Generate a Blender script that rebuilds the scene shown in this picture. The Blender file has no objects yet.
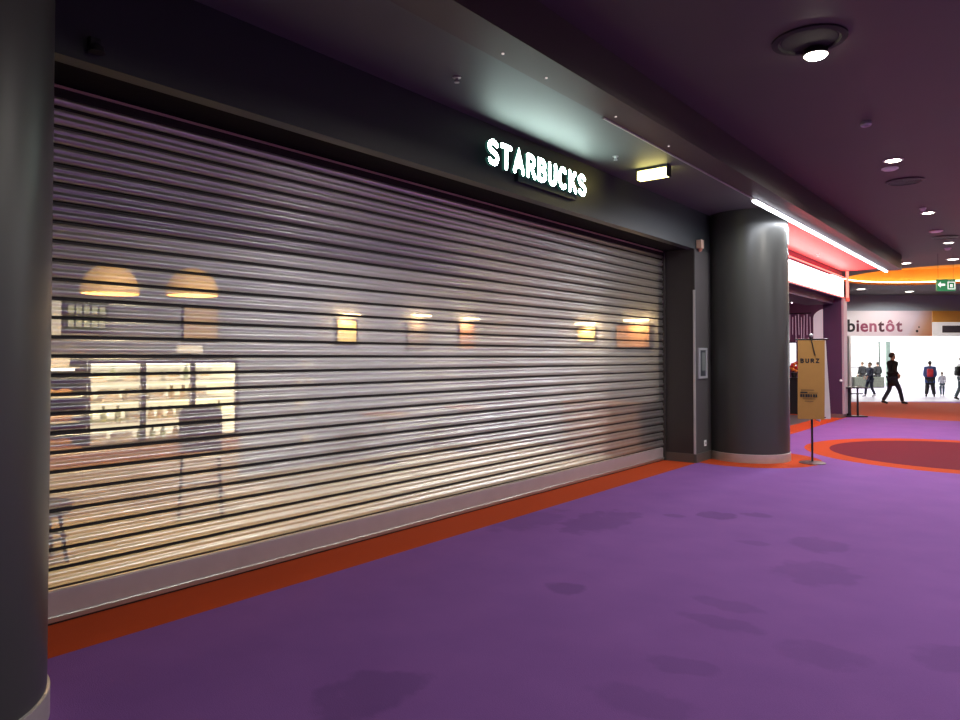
import bpy, bmesh, math, random
from mathutils import Vector, Matrix
R_ = math.radians
PI = math.pi
random.seed(7)
S = bpy.context.scene
COL = S.collection

# ------------------------------------------------------------------ materials
def mat(name, color, rough=0.6, metal=0.0, emit=None, es=0.0, noise=None, bump=None, spec=0.5):
    m = bpy.data.materials.new(name); m.use_nodes = True
    nt = m.node_tree; b = nt.nodes['Principled BSDF']
    b.inputs['Base Color'].default_value = (*color, 1)
    b.inputs['Roughness'].default_value = rough
    b.inputs['Metallic'].default_value = metal
    b.inputs['Specular IOR Level'].default_value = spec
    if emit:
        b.inputs['Emission Color'].default_value = (*emit, 1)
        b.inputs['Emission Strength'].default_value = es
    if noise or bump:
        tc = nt.nodes.new('ShaderNodeTexCoord')
        nz = nt.nodes.new('ShaderNodeTexNoise')
        nz.inputs['Scale'].default_value = (noise or bump)[0]
        nz.inputs['Detail'].default_value = 5
        nt.links.new(tc.outputs['Object'], nz.inputs['Vector'])
        if noise:
            mx = nt.nodes.new('ShaderNodeMix'); mx.data_type = 'RGBA'
            k = noise[1]
            mx.inputs['A'].default_value = (*[max(0, c*(1-k)) for c in color], 1)
            mx.inputs['B'].default_value = (*[min(1, c*(1+k)) for c in color], 1)
            nt.links.new(nz.outputs['Fac'], mx.inputs['Factor'])
            nt.links.new(mx.outputs['Result'], b.inputs['Base Color'])
        if bump:
            bp = nt.nodes.new('ShaderNodeBump')
            bp.inputs['Strength'].default_value = bump[1]; bp.inputs['Distance'].default_value = 0.01
            nt.links.new(nz.outputs['Fac'], bp.inputs['Height'])
            nt.links.new(bp.outputs['Normal'], b.inputs['Normal'])
    return m

def emat(name, color, es):
    return mat(name, (0.02, 0.02, 0.02), 0.5, emit=color, es=es)

M = {}
M['charcoal'] = mat('charcoal_paint', (0.055, 0.057, 0.062), 0.42, noise=(3, 0.08))
M['column'] = mat('charcoal_laminate', (0.062, 0.062, 0.056), 0.36, 0.2, noise=(2, 0.06))
M['wallgrey'] = mat('grey_wall_paint', (0.085, 0.078, 0.075), 0.5, noise=(4, 0.06))
M['jamb'] = mat('dark_jamb_paint', (0.034, 0.029, 0.028), 0.5, noise=(4, 0.06))
M['fascia'] = mat('fascia_panel', (0.036, 0.043, 0.043), 0.5, noise=(2, 0.06))
M['soffit'] = mat('soffit_paint', (0.115, 0.125, 0.118), 0.6, noise=(2, 0.05))
M['beam'] = mat('beam_paint', (0.075, 0.058, 0.050), 0.5, noise=(2, 0.06))
M['ceiling'] = mat('aubergine_ceiling', (0.086, 0.079, 0.068), 0.6, noise=(1.5, 0.06))
M['steel'] = mat('brushed_steel', (0.55, 0.52, 0.48), 0.3, 1.0, noise=(6, 0.1))
M['skirtsteel'] = mat('skirting_steel', (0.62, 0.57, 0.50), 0.33, 0.55, noise=(8, 0.15))
M['alu'] = mat('aluminium', (0.60, 0.60, 0.60), 0.38, 0.45)
M['black'] = mat('black_plastic', (0.012, 0.012, 0.013), 0.45)
M['darkmetal'] = mat('dark_metal', (0.03, 0.028, 0.028), 0.4, 0.5)
M['white'] = mat('white_plastic', (0.88, 0.87, 0.85), 0.5)
M['purple'] = mat('purple_panel', (0.062, 0.021, 0.062), 0.5, noise=(3, 0.08))
M['wallpurple'] = mat('purple_wall', (0.16, 0.12, 0.17), 0.6, noise=(2, 0.06))
M['bulk'] = mat('slate_bulkhead', (0.36, 0.42, 0.48), 0.6, noise=(1, 0.08))
M['orange'] = mat('orange_paint', (0.85, 0.42, 0.07), 0.6, noise=(1, 0.05))
M['hallwhite'] = mat('hall_white', (0.85, 0.86, 0.84), 0.6, noise=(1, 0.03))
M['tile'] = mat('pale_tile', (0.24, 0.20, 0.28), 0.5, noise=(1, 0.04))
M['kraft'] = mat('kraft_paper', (0.38, 0.19, 0.04), 0.7, noise=(10, 0.08))
M['paper'] = mat('white_paper', (0.75, 0.70, 0.66), 0.7, noise=(8, 0.04))
M['ink'] = mat('black_ink', (0.015, 0.012, 0.012), 0.7)
M['wood'] = mat('warm_wood', (0.42, 0.22, 0.11), 0.5, noise=(5, 0.25))
M['palewood'] = mat('pale_wood_floor', (0.56, 0.46, 0.29), 0.5, noise=(3, 0.08))
M['cream'] = mat('cream_wall', (0.40, 0.405, 0.42), 0.7, noise=(2, 0.08))
M['shopceil'] = mat('shop_ceiling', (0.022, 0.02, 0.02), 0.9, noise=(2, 0.08))
M['domebrass'] = mat('amber_dome', (0.8, 0.5, 0.2), 0.5, emit=(1.0, 0.66, 0.28), es=0.36)
M['chair'] = mat('dark_chair', (0.05, 0.045, 0.05), 0.5, noise=(5, 0.1))
M['menu'] = mat('menu_green', (0.10, 0.13, 0.06), 0.6, noise=(6, 0.2))
M['menulit'] = mat('menu_lit', (0.6, 0.6, 0.4), 0.6, emit=(0.8, 0.8, 0.45), es=0.5)
M['signlit'] = mat('lit_cream', (0.8, 0.75, 0.6), 0.6, emit=(1.0, 0.85, 0.6), es=0.7)
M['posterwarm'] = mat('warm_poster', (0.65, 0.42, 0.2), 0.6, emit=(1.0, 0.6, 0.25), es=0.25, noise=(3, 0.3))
M['fridgebody'] = mat('fridge_body', (0.07, 0.06, 0.06), 0.4, 0.5)
M['fridgelight'] = emat('fridge_light', (1.0, 0.93, 0.7), 7)
M['fridgeback'] = mat('fridge_liner_glow', (0.85, 0.8, 0.6), 0.4, emit=(1.0, 0.9, 0.62), es=1.7)  # liner glows itself, standing in for light from the bars
M['shelf'] = mat('shelf_cream', (0.8, 0.75, 0.6), 0.5)
M['picframe'] = mat('picture_frame', (0.05, 0.03, 0.02), 0.5)
M['piclight'] = emat('picture_light_glow', (1.0, 0.70, 0.32), 16)
M['lampglow'] = emat('downlight_glow', (1.0, 0.93, 0.72), 45)
M['lampfar'] = emat('downlight_far_glow', (1.0, 0.93, 0.78), 14)
M['led'] = emat('led_strip_white', (0.86, 0.90, 1.0), 12)
M['leddim'] = emat('led_strip_dim', (0.55, 0.65, 1.0), 0.25)
M['cove'] = emat('cove_glow', (1.0, 0.78, 0.38), 14)
M['letter'] = emat('sign_letter_face', (0.76, 1.0, 0.92), 44)
M['letterside'] = mat('sign_letter_side', (0.02, 0.10, 0.08), 0.4, emit=(0.15, 0.6, 0.45), es=0.12)
M['emerg'] = emat('emergency_lens', (1.0, 0.86, 0.26), 14)
M['redlit'] = emat('sign_white_glow', (1.0, 0.86, 0.86), 7)
M['redneon'] = emat('red_neon', (1.0, 0.16, 0.12), 3)
M['redpaint'] = mat('red_bracket', (0.55, 0.08, 0.05), 0.5, emit=(1.0, 0.2, 0.12), es=0.3)
M['exitgreen'] = mat('exit_green', (0.02, 0.20, 0.07), 0.5, emit=(0.04, 0.42, 0.14), es=0.2)
M['exitwhite'] = mat('exit_white', (0.8, 0.85, 0.8), 0.5, emit=(0.9, 1.0, 0.9), es=0.7)
M['stone'] = mat('speckled_stone', (0.085, 0.09, 0.07), 0.7, noise=(14, 0.6))
M['skin'] = mat('skin', (0.52, 0.30, 0.21), 0.6)
M['hair'] = mat('dark_hair', (0.02, 0.013, 0.01), 0.6)
M['hairbrown'] = mat('brown_hair', (0.10, 0.055, 0.03), 0.6)
M['coat'] = mat('black_coat', (0.012, 0.012, 0.014), 0.8)
M['navy'] = mat('navy_cloth', (0.02, 0.025, 0.05), 0.8)
M['blue'] = mat('blue_jacket', (0.06, 0.10, 0.28), 0.8)
M['red'] = mat('red_bag', (0.60, 0.03, 0.04), 0.7)
M['greytrouser'] = mat('dark_trousers', (0.03, 0.032, 0.035), 0.8)
M['teal'] = mat('grey_teal_cloth', (0.10, 0.16, 0.18), 0.8)
M['palecloth'] = mat('pale_cloth', (0.72, 0.75, 0.78), 0.8)
M['basecream'] = mat('cream_base', (0.55, 0.45, 0.33), 0.6, noise=(3, .06))
M['lintelbrown'] = mat('dark_brown_steel', (0.03, 0.022, 0.02), 0.5, 0.3)
M['charcoalmatt'] = mat('matt_charcoal', (0.03, 0.028, 0.026), 0.85)
M['glass'] = mat('pale_glass', (0.75, 0.95, 0.85), 0.1)
M['pastry'] = mat('pastry', (0.55, 0.28, 0.10), 0.7, noise=(20, 0.3))
M['bottlegreen'] = mat('bottle_green', (0.55, 0.62, 0.35), 0.3)
M['bottleamber'] = mat('bottle_amber', (0.80, 0.60, 0.32), 0.3)
M['carton'] = mat('white_carton', (0.85, 0.82, 0.72), 0.6)
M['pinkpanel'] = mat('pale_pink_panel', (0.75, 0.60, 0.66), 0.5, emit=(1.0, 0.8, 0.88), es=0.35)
M['fairy'] = emat('fairy_light', (1.0, 0.75, 0.85), 4)
M['neonpink'] = mat('pale_neon', (0.5, 0.35, 0.42), 0.5, emit=(1.0, 0.6, 0.8), es=0.3)

def glass_panel():
    m = M['glass']; nt = m.node_tree
    b = nt.nodes['Principled BSDF']; o = nt.nodes['Material Output']
    tr = nt.nodes.new('ShaderNodeBsdfTransparent'); tr.inputs['Color'].default_value = (0.90, 0.97, 0.93, 1)
    mx = nt.nodes.new('ShaderNodeMixShader'); mx.inputs['Fac'].default_value = 0.12
    nt.links.new(tr.outputs[0], mx.inputs[1]); nt.links.new(b.outputs[0], mx.inputs[2])
    nt.links.new(mx.outputs[0], o.inputs['Surface'])
glass_panel()

# micro-perforated galvanised slats: sheet metal with holes too fine to resolve
def perforated():
    m = bpy.data.materials.new('perforated_galvanised_slat'); m.use_nodes = True
    nt = m.node_tree; b = nt.nodes['Principled BSDF']; o = nt.nodes['Material Output']
    b.inputs['Metallic'].default_value = 0.9; b.inputs['Roughness'].default_value = 0.31
    tc = nt.nodes.new('ShaderNodeTexCoord')
    mp = nt.nodes.new('ShaderNodeMapping'); mp.inputs['Scale'].default_value = (1, 0.6, 9)
    nz = nt.nodes.new('ShaderNodeTexNoise'); nz.inputs['Scale'].default_value = 1.6; nz.inputs['Detail'].default_value = 6
    cr = nt.nodes.new('ShaderNodeValToRGB')
    cr.color_ramp.elements[0].position = 0.3; cr.color_ramp.elements[0].color = (0.78, 0.78, 0.77, 1)
    cr.color_ramp.elements[1].position = 0.7; cr.color_ramp.elements[1].color = (0.85, 0.85, 0.84, 1)
    L = nt.links.new
    L(tc.outputs['Object'], mp.inputs['Vector']); L(mp.outputs[0], nz.inputs['Vector'])
    L(nz.outputs['Fac'], cr.inputs[0]); L(cr.outputs[0], b.inputs['Base Color'])
    tr = nt.nodes.new('ShaderNodeBsdfTransparent')
    mx = nt.nodes.new('ShaderNodeMixShader'); mx.inputs['Fac'].default_value = 0.56
    L(tr.outputs[0], mx.inputs[1]); L(b.outputs[0], mx.inputs[2]); L(mx.outputs[0], o.inputs['Surface'])
    return m
M['slat'] = perforated()
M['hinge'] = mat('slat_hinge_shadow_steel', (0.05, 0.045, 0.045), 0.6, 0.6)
M['bottombar'] = mat('bottom_bar_steel', (0.55, 0.47, 0.46), 0.42, 0.45, noise=(5, 0.1))

# ------------------------------------------------------------------ geometry helpers
def link(name, me, m=None, parent=None, mats=None):
    o = bpy.data.objects.new(name, me); COL.objects.link(o)
    for x in (mats or ([m] if m else [])): me.materials.append(x)
    if parent: o.parent = parent
    return o
def obj(name, bm, m=None, parent=None, mats=None, smooth=False, loc=None, rot=None):
    bmesh.ops.recalc_face_normals(bm, faces=bm.faces)
    me = bpy.data.meshes.new(name)
    if smooth:
        for f in bm.faces: f.smooth = True
    bm.to_mesh(me); bm.free()
    o = link(name, me, m, parent, mats)
    if smooth: me.set_sharp_from_angle(angle=R_(40))
    if loc: o.location = loc
    if rot: o.rotation_euler = rot
    return o
def box(bm, x0, x1, y0, y1, z0, z1, mi=0, bev=0):
    r = bmesh.ops.create_cube(bm, size=1)
    vs = r['verts']
    for v in vs:
        v.co = Vector(((x0+x1)/2+v.co.x*(x1-x0), (y0+y1)/2+v.co.y*(y1-y0), (z0+z1)/2+v.co.z*(z1-z0)))
    fs = set(f for v in vs for f in v.link_faces)
    for f in fs: f.material_index = mi
    if bev:
        es = set(e for v in vs for e in v.link_edges)
        r2 = bmesh.ops.bevel(bm, geom=list(es), offset=bev, segments=2, affect='EDGES', profile=0.5)
        for f in r2['faces']: f.material_index = mi
    return vs
def bx(*a, **k):
    bm = bmesh.new(); box(bm, *a, **k); return bm
def lathe(bm, prof, c=(0, 0, 0), n=32, mi=0, a0=0, a1=2*PI):
    full = abs(a1-a0-2*PI) < 1e-6
    cnt = n if full else n+1
    rings = []
    for r, z in prof:
        rings.append([bm.verts.new((c[0]+r*math.cos(a0+(a1-a0)*i/n), c[1]+r*math.sin(a0+(a1-a0)*i/n), c[2]+z)) for i in range(cnt)])
    for a, b in zip(rings, rings[1:]):
        for i in range(n):
            j = (i+1) % cnt
            f = bm.faces.new((a[i], a[j], b[j], b[i])); f.material_index = mi
    return rings
def lathe_solid(bm, prof, c=(0, 0, 0), n=32, mi=0):
    rings = lathe(bm, prof, c, n, mi)
    for rg in (rings[0], rings[-1]):
        f = bm.faces.new(rg); f.material_index = mi
def tube(bm, p0, p1, r, n=10, mi=0):
    p0, p1 = Vector(p0), Vector(p1); d = (p1-p0)
    q = d.to_track_quat('Z', 'Y').to_matrix().to_4x4()
    rr = bmesh.ops.create_cone(bm, cap_ends=True, segments=n, radius1=r, radius2=r, depth=d.length, matrix=Matrix.Translation((p0+p1)/2) @ q)
    for v in rr['verts']:
        for f in v.link_faces: f.material_index = mi
def prism(bm, pts, axis, a, b, mi=0):
    """polygon pts in the two other axes, extruded along axis from a to b"""
    def mk(p, t):
        if axis == 'x': return (t, p[0], p[1])
        if axis == 'y': return (p[0], t, p[1])
        return (p[0], p[1], t)
    A = [bm.verts.new(mk(p, a)) for p in pts]; B = [bm.verts.new(mk(p, b)) for p in pts]
    n = len(pts)
    fs = [bm.faces.new(A), bm.faces.new(B[::-1])]
    for i in range(n): fs.append(bm.faces.new((A[i], A[(i+1) % n], B[(i+1) % n], B[i])))
    for f in fs: f.material_index = mi
def tag(o, label=None, cat=None, group=None, kind=None):
    if label: o['label'] = label
    if cat: o['category'] = cat
    if group: o['group'] = group
    if kind: o['kind'] = kind
    return o
def thing(name, loc, label, cat, group=None, rz=0):
    o = bpy.data.objects.new(name, None); COL.objects.link(o)
    o.empty_display_size = 0.1
    o.location = loc; o.rotation_euler = (0, 0, rz)
    return tag(o, label, cat, group)
def struct(name, bm, m=None, parent=None, **k):
    o = obj(name, bm, m, parent, **k)
    if not parent: o['kind'] = 'structure'
    return o
def copy_tree(o, parent=None):
    c = o.copy(); COL.objects.link(c)
    if parent: c.parent = parent
    for ch in list(o.children): copy_tree(ch, c)
    return c
def text_mesh(body, size, extrude=0.0, bold=0.0, m=None, name='text', parent=None, bevel=0.0, spacing=1.0):
    cu = bpy.data.curves.new(name, 'FONT'); cu.body = body; cu.size = size
    cu.extrude = extrude; cu.offset = bold; cu.align_x = 'LEFT'; cu.bevel_depth = bevel
    cu.space_character = spacing; cu.resolution_u = 3
    to = bpy.data.objects.new('tmp', cu); COL.objects.link(to)
    dg = bpy.context.evaluated_depsgraph_get(); dg.update()
    me = bpy.data.meshes.new_from_object(to.evaluated_get(dg))
    me.name = name
    bpy.data.objects.remove(to); me.materials.clear()
    o = bpy.data.objects.new(name, me); COL.objects.link(o)
    if m: me.materials.append(m)
    if parent: o.parent = parent
    return o

def arc(cx, cy, rx, ry, a0, a1, n=10):
    return [(cx+rx*math.cos(R_(a0+(a1-a0)*i/n)), cy+ry*math.sin(R_(a0+(a1-a0)*i/n))) for i in range(n+1)]
GLYPH = {
 'S': (.56, [arc(.28, .755, .24, .215, 30, 270)+arc(.28, .27, .25, .24, 90, -150)[1:]]),
 'T': (.56, [[(.0, .97), (.56, .97)], [(.28, .97), (.28, .03)]]),
 'A': (.62, [[(.02, .03), (.31, .97), (.60, .03)], [(.13, .32), (.49, .32)]]),
 'R': (.56, [[(.05, .03), (.05, .97)], [(.05, .97), (.26, .97)]+arc(.26, .735, .24, .235, 90, -90)[1:]+[(.05, .50)], [(.27, .50), (.54, .03)]]),
 'B': (.54, [[(.05, .03), (.05, .97), (.24, .97)]+arc(.24, .75, .22, .22, 90, -90)[1:]+[(.05, .53)], [(.24, .53)]+arc(.25, .28, .25, .25, 90, -90)[1:]+[(.05, .03)]]),
 'U': (.54, [[(.04, .97), (.04, .30)]+arc(.27, .28, .23, .25, 180, 360)[1:]+[(.50, .97)]]),
 'C': (.55, [arc(.30, .5, .27, .47, 48, 312, 16)]),
 'K': (.56, [[(.05, .03), (.05, .97)], [(.50, .97), (.07, .46)], [(.22, .60), (.54, .03)]]),
 'Z': (.50, [[(.03, .97), (.48, .97), (.03, .03), (.48, .03)]]),
}
def stroke_letter(name, ch, h, wx, th, d0, d1, parent, mats):
    """solid letter of round-ended strokes: local x right, y up, z out"""
    w, strokes = GLYPH[ch]
    bm = bmesh.new()
    for pl in strokes:
        pts = [Vector((x*wx, y*(h-th)+th*.5)) for x, y in pl]
        n = len(pts); Lf, Rt = [], []
        for i, p in enumerate(pts):
            if i == 0: d = (pts[1]-p).normalized(); m = Vector((-d.y, d.x)); k = 1
            elif i == n-1: d = (p-pts[-2]).normalized(); m = Vector((-d.y, d.x)); k = 1
            else:
                a = (p-pts[i-1]).normalized(); b = (pts[i+1]-p).normalized()
                m = Vector((-(a.y+b.y), a.x+b.x)).normalized(); k = min(1.8, 1/max(.3, m.dot(Vector((-a.y, a.x)))))
            Lf.append(p+m*th*.5*k); Rt.append(p-m*th*.5*k)
        for i in range(n-1):
            q = [Lf[i], Rt[i], Rt[i+1], Lf[i+1]]
            prism(bm, [(v.x, v.y) for v in q], 'z', d0, d1)
        for e in (pts[0], pts[-1]): lathe_solid(bm, [(th*.5, d0), (th*.5, d1)], (e.x, e.y, 0), 16)
    bmesh.ops.recalc_face_normals(bm, faces=bm.faces)
    for f in bm.faces: f.material_index = 0 if f.normal.z > .5 else (1 if len(mats) > 1 else 0)
    me = bpy.data.meshes.new(name); bm.to_mesh(me); bm.free()
    o = link(name, me, None, parent, mats)
    return o, w*wx
# the far hall is turned to this heading: lateral u, depth w
TH = R_(38.2)
def W(u, w, z=0.0):
    return Vector((u*math.cos(TH)-w*math.sin(TH), u*math.sin(TH)+w*math.cos(TH), z))

# ------------------------------------------------------------------ main dimensions
XS = -4.71       # shutter plane
XW = -4.20       # wall / fascia plane
XB = -3.02       # beam outer edge (shop side)
XB2 = -2.72      # beam corridor side
HS, HB, HC = 3.85, 3.70, 4.05
HL = 3.25        # underside of fascia
YA, YB = 0.6, 10.66
YEND = 19.9
CR = 0.6
COLS = [(-3.78, 0.81), (-3.725, 11.63)]

# ------------------------------------------------------------------ floor
def carpet():
    m = bpy.data.materials.new('patterned_carpet'); m.use_nodes = True
    nt = m.node_tree; b = nt.nodes['Principled BSDF']; L = nt.links.new
    b.inputs['Roughness'].default_value = 0.95; b.inputs['Specular IOR Level'].default_value = 0.15
    tc = nt.nodes.new('ShaderNodeTexCoord'); sp = nt.nodes.new('ShaderNodeSeparateXYZ')
    L(tc.outputs['Object'], sp.inputs[0])
    def mth(op, a, c=None, clamp=False):
        n = nt.nodes.new('ShaderNodeMath'); n.operation = op; n.use_clamp = clamp
        for i, v in enumerate((a, c)):
            if v is None: continue
            if isinstance(v, (int, float)): n.inputs[i].default_value = v
            else: L(v, n.inputs[i])
        return n.outputs[0]
    def disc(cx, cy, r):
        dx = mth('SUBTRACT', sp.outputs[0], cx); dy = mth('SUBTRACT', sp.outputs[1], cy)
        d2 = mth('ADD', mth('MULTIPLY', dx, dx), mth('MULTIPLY', dy, dy))
        return mth('LESS_THAN', d2, r*r)
    def mix(f, A, B):
        n = nt.nodes.new('ShaderNodeMix'); n.data_type = 'RGBA'; L(f, n.inputs['Factor'])
        for s, v in (('A', A), ('B', B)):
            if isinstance(v, tuple): n.inputs[s].default_value = (*v, 1)
            else: L(v, n.inputs[s])
        return n.outputs['Result']
    fine = nt.nodes.new('ShaderNodeTexNoise'); fine.inputs['Scale'].default_value = 2.2; fine.inputs['Detail'].default_value = 6
    L(tc.outputs['Object'], fine.inputs['Vector'])
    pile = nt.nodes.new('ShaderNodeTexNoise'); pile.inputs['Scale'].default_value = 160; pile.inputs['Detail'].default_value = 2
    L(tc.outputs['Object'], pile.inputs['Vector'])
    purple = mix(fine.outputs['Fac'], (0.20, 0.076, 0.285), (0.262, 0.102, 0.35))
    # damp stains with shapes of their own
    wob = nt.nodes.new('ShaderNodeTexNoise'); wob.inputs['Scale'].default_value = 5.0; wob.inputs['Detail'].default_value = 5
    L(tc.outputs['Object'], wob.inputs['Vector'])
    acc = None
    stains = [(-4.0, 5.9, .22, .5, .5), (-3.45, 6.3, .25, .5, .7), (-2.66, 7.23, .17, .16, .9), (-2.33, 7.49, .13, .10, .8),
              (-2.95, 6.95, .10, .07, .7), (-2.63, 4.32, .13, .13, .9), (-1.54, 6.63, .22, .22, .6), (-1.37, 5.75, .26, .30, .5),
              (-1.63, 4.67, .20, .10, .45), (-1.55, 4.33, .22, .10, .5), (-1.5, 3.62, .20, .10, .5), (-2.55, 2.4, .20, .28, .8),
              (-1.51, 3.13, .25, .14, .4), (-.98, 4.19, .2, .16, .4), (-.38, 4.58, .2, .2, .5), (-2.0, 6.35, .12, .08, .5)]
    for (x, y, rx, ry, k) in stains:
        dx = mth('DIVIDE', mth('SUBTRACT', sp.outputs[0], x), rx*1.25); dy = mth('DIVIDE', mth('SUBTRACT', sp.outputs[1], y), ry*1.25)
        d = mth('ADD', mth('MULTIPLY', dx, dx), mth('MULTIPLY', dy, dy))
        d = mth('ADD', d, mth('MULTIPLY', mth('SUBTRACT', wob.outputs['Fac'], 0.5), 2.6))
        f = mth('MULTIPLY', mth('MULTIPLY', mth('SUBTRACT', 0.95, d), 2.2, True), k)
        acc = f if acc is None else mth('MAXIMUM', acc, f)
    purple = mix(mth('MULTIPLY', acc, 0.32), purple, (0.03, 0.015, 0.07))
    orange = (0.47, 0.058, 0.012); burg = (0.15, 0.012, 0.024); rust = (0.42, 0.085, 0.042)
    band = mth('MULTIPLY', mth('LESS_THAN', sp.outputs[0], -4.18), mth('LESS_THAN', sp.outputs[1], 22.0))
    c = mix(band, purple, orange)
    c = mix(disc(-3.725, 11.63, 1.05), c, orange)
    c = mix(disc(-1.1, 14.2, 2.37), c, orange)
    c = mix(disc(-1.1, 14.2, 1.97), c, burg)
    c = mix(disc(-2.13, 25.7, 4.2), c, rust)
    pm = mix(pile.outputs['Fac'], (0.82, 0.82, 0.82), (1.15, 1.15, 1.15))
    mm = nt.nodes.new('ShaderNodeMix'); mm.data_type = 'RGBA'; mm.blend_type = 'MULTIPLY'; mm.inputs['Factor'].default_value = 1
    L(c, mm.inputs['A']); L(pm, mm.inputs['B']); L(mm.outputs['Result'], b.inputs['Base Color'])
    bp = nt.nodes.new('ShaderNodeBump'); bp.inputs['Strength'].default_value = 0.4; bp.inputs['Distance'].default_value = 0.004
    L(pile.outputs['Fac'], bp.inputs['Height']); L(bp.outputs['Normal'], b.inputs['Normal'])
    return m
XR = 4.2; YBACK = -6.0; WEND = 25.9
def poly(bm, pts, z0, z1):
    A = [bm.verts.new((p[0], p[1], z0)) for p in pts]; B = [bm.verts.new((p[0], p[1], z1)) for p in pts]
    n = len(pts); bm.faces.new(A[::-1]); bm.faces.new(B)
    for i in range(n): bm.faces.new((A[i], A[(i+1) % n], B[(i+1) % n], B[i]))
hallL, hallR = W(9.0, WEND), W(24.0, WEND)
bm = bmesh.new()
yr = hallL.y+(XR-hallL.x)*math.tan(TH)
poly(bm, [(XS, YBACK), (XR, YBACK), (XR, yr), (hallL.x, hallL.y), (hallL.x, 21.05), (XS, 21.05)], -0.1, 0.0)
struct('floor', bm, carpet())

# ------------------------------------------------------------------ main ceiling with round recess
RC = Vector((-2.13, 25.7)); RR = 3.0
bm = bmesh.new()
hb = [W(9.0, 30.5), W(24.0, 28.0)]
outer = [(XB2-.02, YBACK), (XR, YBACK), (XR, 34), (hb[1].x+.0, 36), (hallL.x-6, 34), (hallL.x-6, YEND), (XB2-.02, YEND)]
ov = [bm.verts.new((x, y, HC)) for x, y in outer]
oe = [bm.edges.new((ov[i], ov[(i+1) % len(ov)])) for i in range(len(ov))]
NR = 72
iv = [bm.verts.new((RC.x+RR*math.cos(2*PI*i/NR), RC.y+RR*math.sin(2*PI*i/NR), HC)) for i in range(NR)]
ie = [bm.edges.new((iv[i], iv[(i+1) % NR])) for i in range(NR)]
bmesh.ops.triangle_fill(bm, use_beauty=True, edges=oe+ie)
struct('ceiling', bm, M['ceiling'])
bm = bmesh.new()
rg = lathe(bm, [(RR, HC), (RR, HC+.08), (RR+.22, HC+.08), (RR+.22, HC+.55)], (RC.x, RC.y, 0), NR)
bm.faces.new(rg[-1])
struct('ceiling_recess', bm, M['orange'])
bm = bmesh.new()
lathe(bm, [(RR+.004, HC+.082), (RR+.05, HC+.082), (RR+.05, HC+.115), (RR+.004, HC+.115), (RR+.004, HC+.082)], (RC.x, RC.y, 0), NR)
tag(obj('cove_light_strip', bm, M['cove']), 'warm glowing ring of cove light inside the orange ceiling recess', 'light strip')

# ------------------------------------------------------------------ storefront shell
# soffit over the shop front, beam, fascia, jamb walls
struct('ceiling_soffit', bx(XW-.1, XB+.02, YBACK, 12.2, HS, HS+.1), M['soffit'])
struct('ceiling_red_glow_soffit', bx(XW-.1, XB+.02, 12.2, 20.7, HS, HS+.1), mat('red_glow_paint', (0.48, 0.15, 0.14), 0.6, noise=(2, .05)))  # red glow from the sign is put into this soffit's colour
bm = bx(XB, XB2, YBACK, YEND, HB, HC+.1)
struct('ceiling_beam', bm, M['beam'])
struct('wall_fascia', bx(XW-.12, XW, YBACK, YB+.9, HL, HS), M['fascia'])
struct('wall_lintel', bx(XS-.35, XW-.121, YBACK, YB+.9, HL, HS-.003), mat('lintel_black', (0.012, 0.011, 0.011), 0.95, spec=.08))
bm = bmesh.new()
box(bm, XS-.06, XW-.003, YB-.06, YB+1.5, 0, HL-.003)
struct('wall_jamb_right', bm, M['jamb'])
struct('wall_facing_right', bx(XW-.002, XW+.012, YB-.06, YB+1.5, .0, HL), M['wallgrey'])
struct('wall_jamb_left', bx(XS-.3, XW, YBACK, 0.95, 0, HL-.003), M['jamb'])
bm = bmesh.new()
box(bm, XS+.05, XW+.006, YB-.082, YB-.062, 0, .13)
box(bm, XW+.0125, XW+.03, YB-.08, YB+.75, 0, .13)
struct('baseboard_right', bm, mat('skirting_grey', (0.10, 0.085, 0.075), 0.45))
struct('trim_1', bx(XW-.014, XW+.018, YB-.075, YB-.0605, .13, 2.62), M['alu'])

# round columns
labs = ['dark grey round column cut off by the left edge of the photo', 'dark grey round column between the shutter and the red-lit shop']
for (cx, cy), lab in zip(COLS, labs):
    t = thing('column', (cx, cy, 0), lab, 'column', 'round columns on the shop front')
    bm = bmesh.new(); lathe_solid(bm, [(CR, .13), (CR, HS-.002)], n=96)
    obj('shaft', bm, M['column'], t, smooth=True)
    bm = bmesh.new(); lathe_solid(bm, [(CR+.012, 0.0), (CR+.012, .125), (CR+.004, .1295)], n=96)
    tag(obj('skirting', bm, M['skirtsteel'], t, smooth=True), 'brushed steel skirting ring')

# ------------------------------------------------------------------ roller shutter
sh = thing('roller_shutter', (XS, (YA+YB)/2, 0), 'closed metal roller shutter of see-through slats across the coffee shop front', 'shutter')
bm = bmesh.new()
Z0, Z1 = .20, 3.185
PITCH = .1165
prof = []
n = int((Z1-Z0)/PITCH)+1
def outd(t):
    a = .027*math.sin(PI*min(1, t/.62))**.75 if t < .62 else 0
    b = .018*math.sin(PI*max(0, (t-.56)/.44))**.75 if t > .56 else 0
    return max(a, b)
rows = []
for k in range(n):
    zb = Z0+k*PITCH
    rows.append((zb, -.012, 1)); rows.append((zb+.013, -.012, 1))
    for i in range(17):
        t = i/16
        rows.append((zb+.018+t*(PITCH-.021), outd(t), 0))
ya, yb = YA-(YA+YB)/2, YB-.07-(YA+YB)/2
rows = [r for r in rows if r[0] < Z1]
A = [bm.verts.new((x, ya, z)) for z, x, g in rows]; B = [bm.verts.new((x, yb, z)) for z, x, g in rows]
for i in range(len(rows)-1):
    f = bm.faces.new((A[i], B[i], B[i+1], A[i+1]))
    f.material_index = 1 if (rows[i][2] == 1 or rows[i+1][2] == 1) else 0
    f.smooth = f.material_index == 0
cur = obj('curtain', bm, None, sh, mats=[M['slat'], M['hinge']])
bm = bmesh.new(); box(bm, -.025, .018, ya, yb, .045, .195, bev=.003)
bar = obj('bottom_bar', bm, M['bottombar'], sh)
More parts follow.
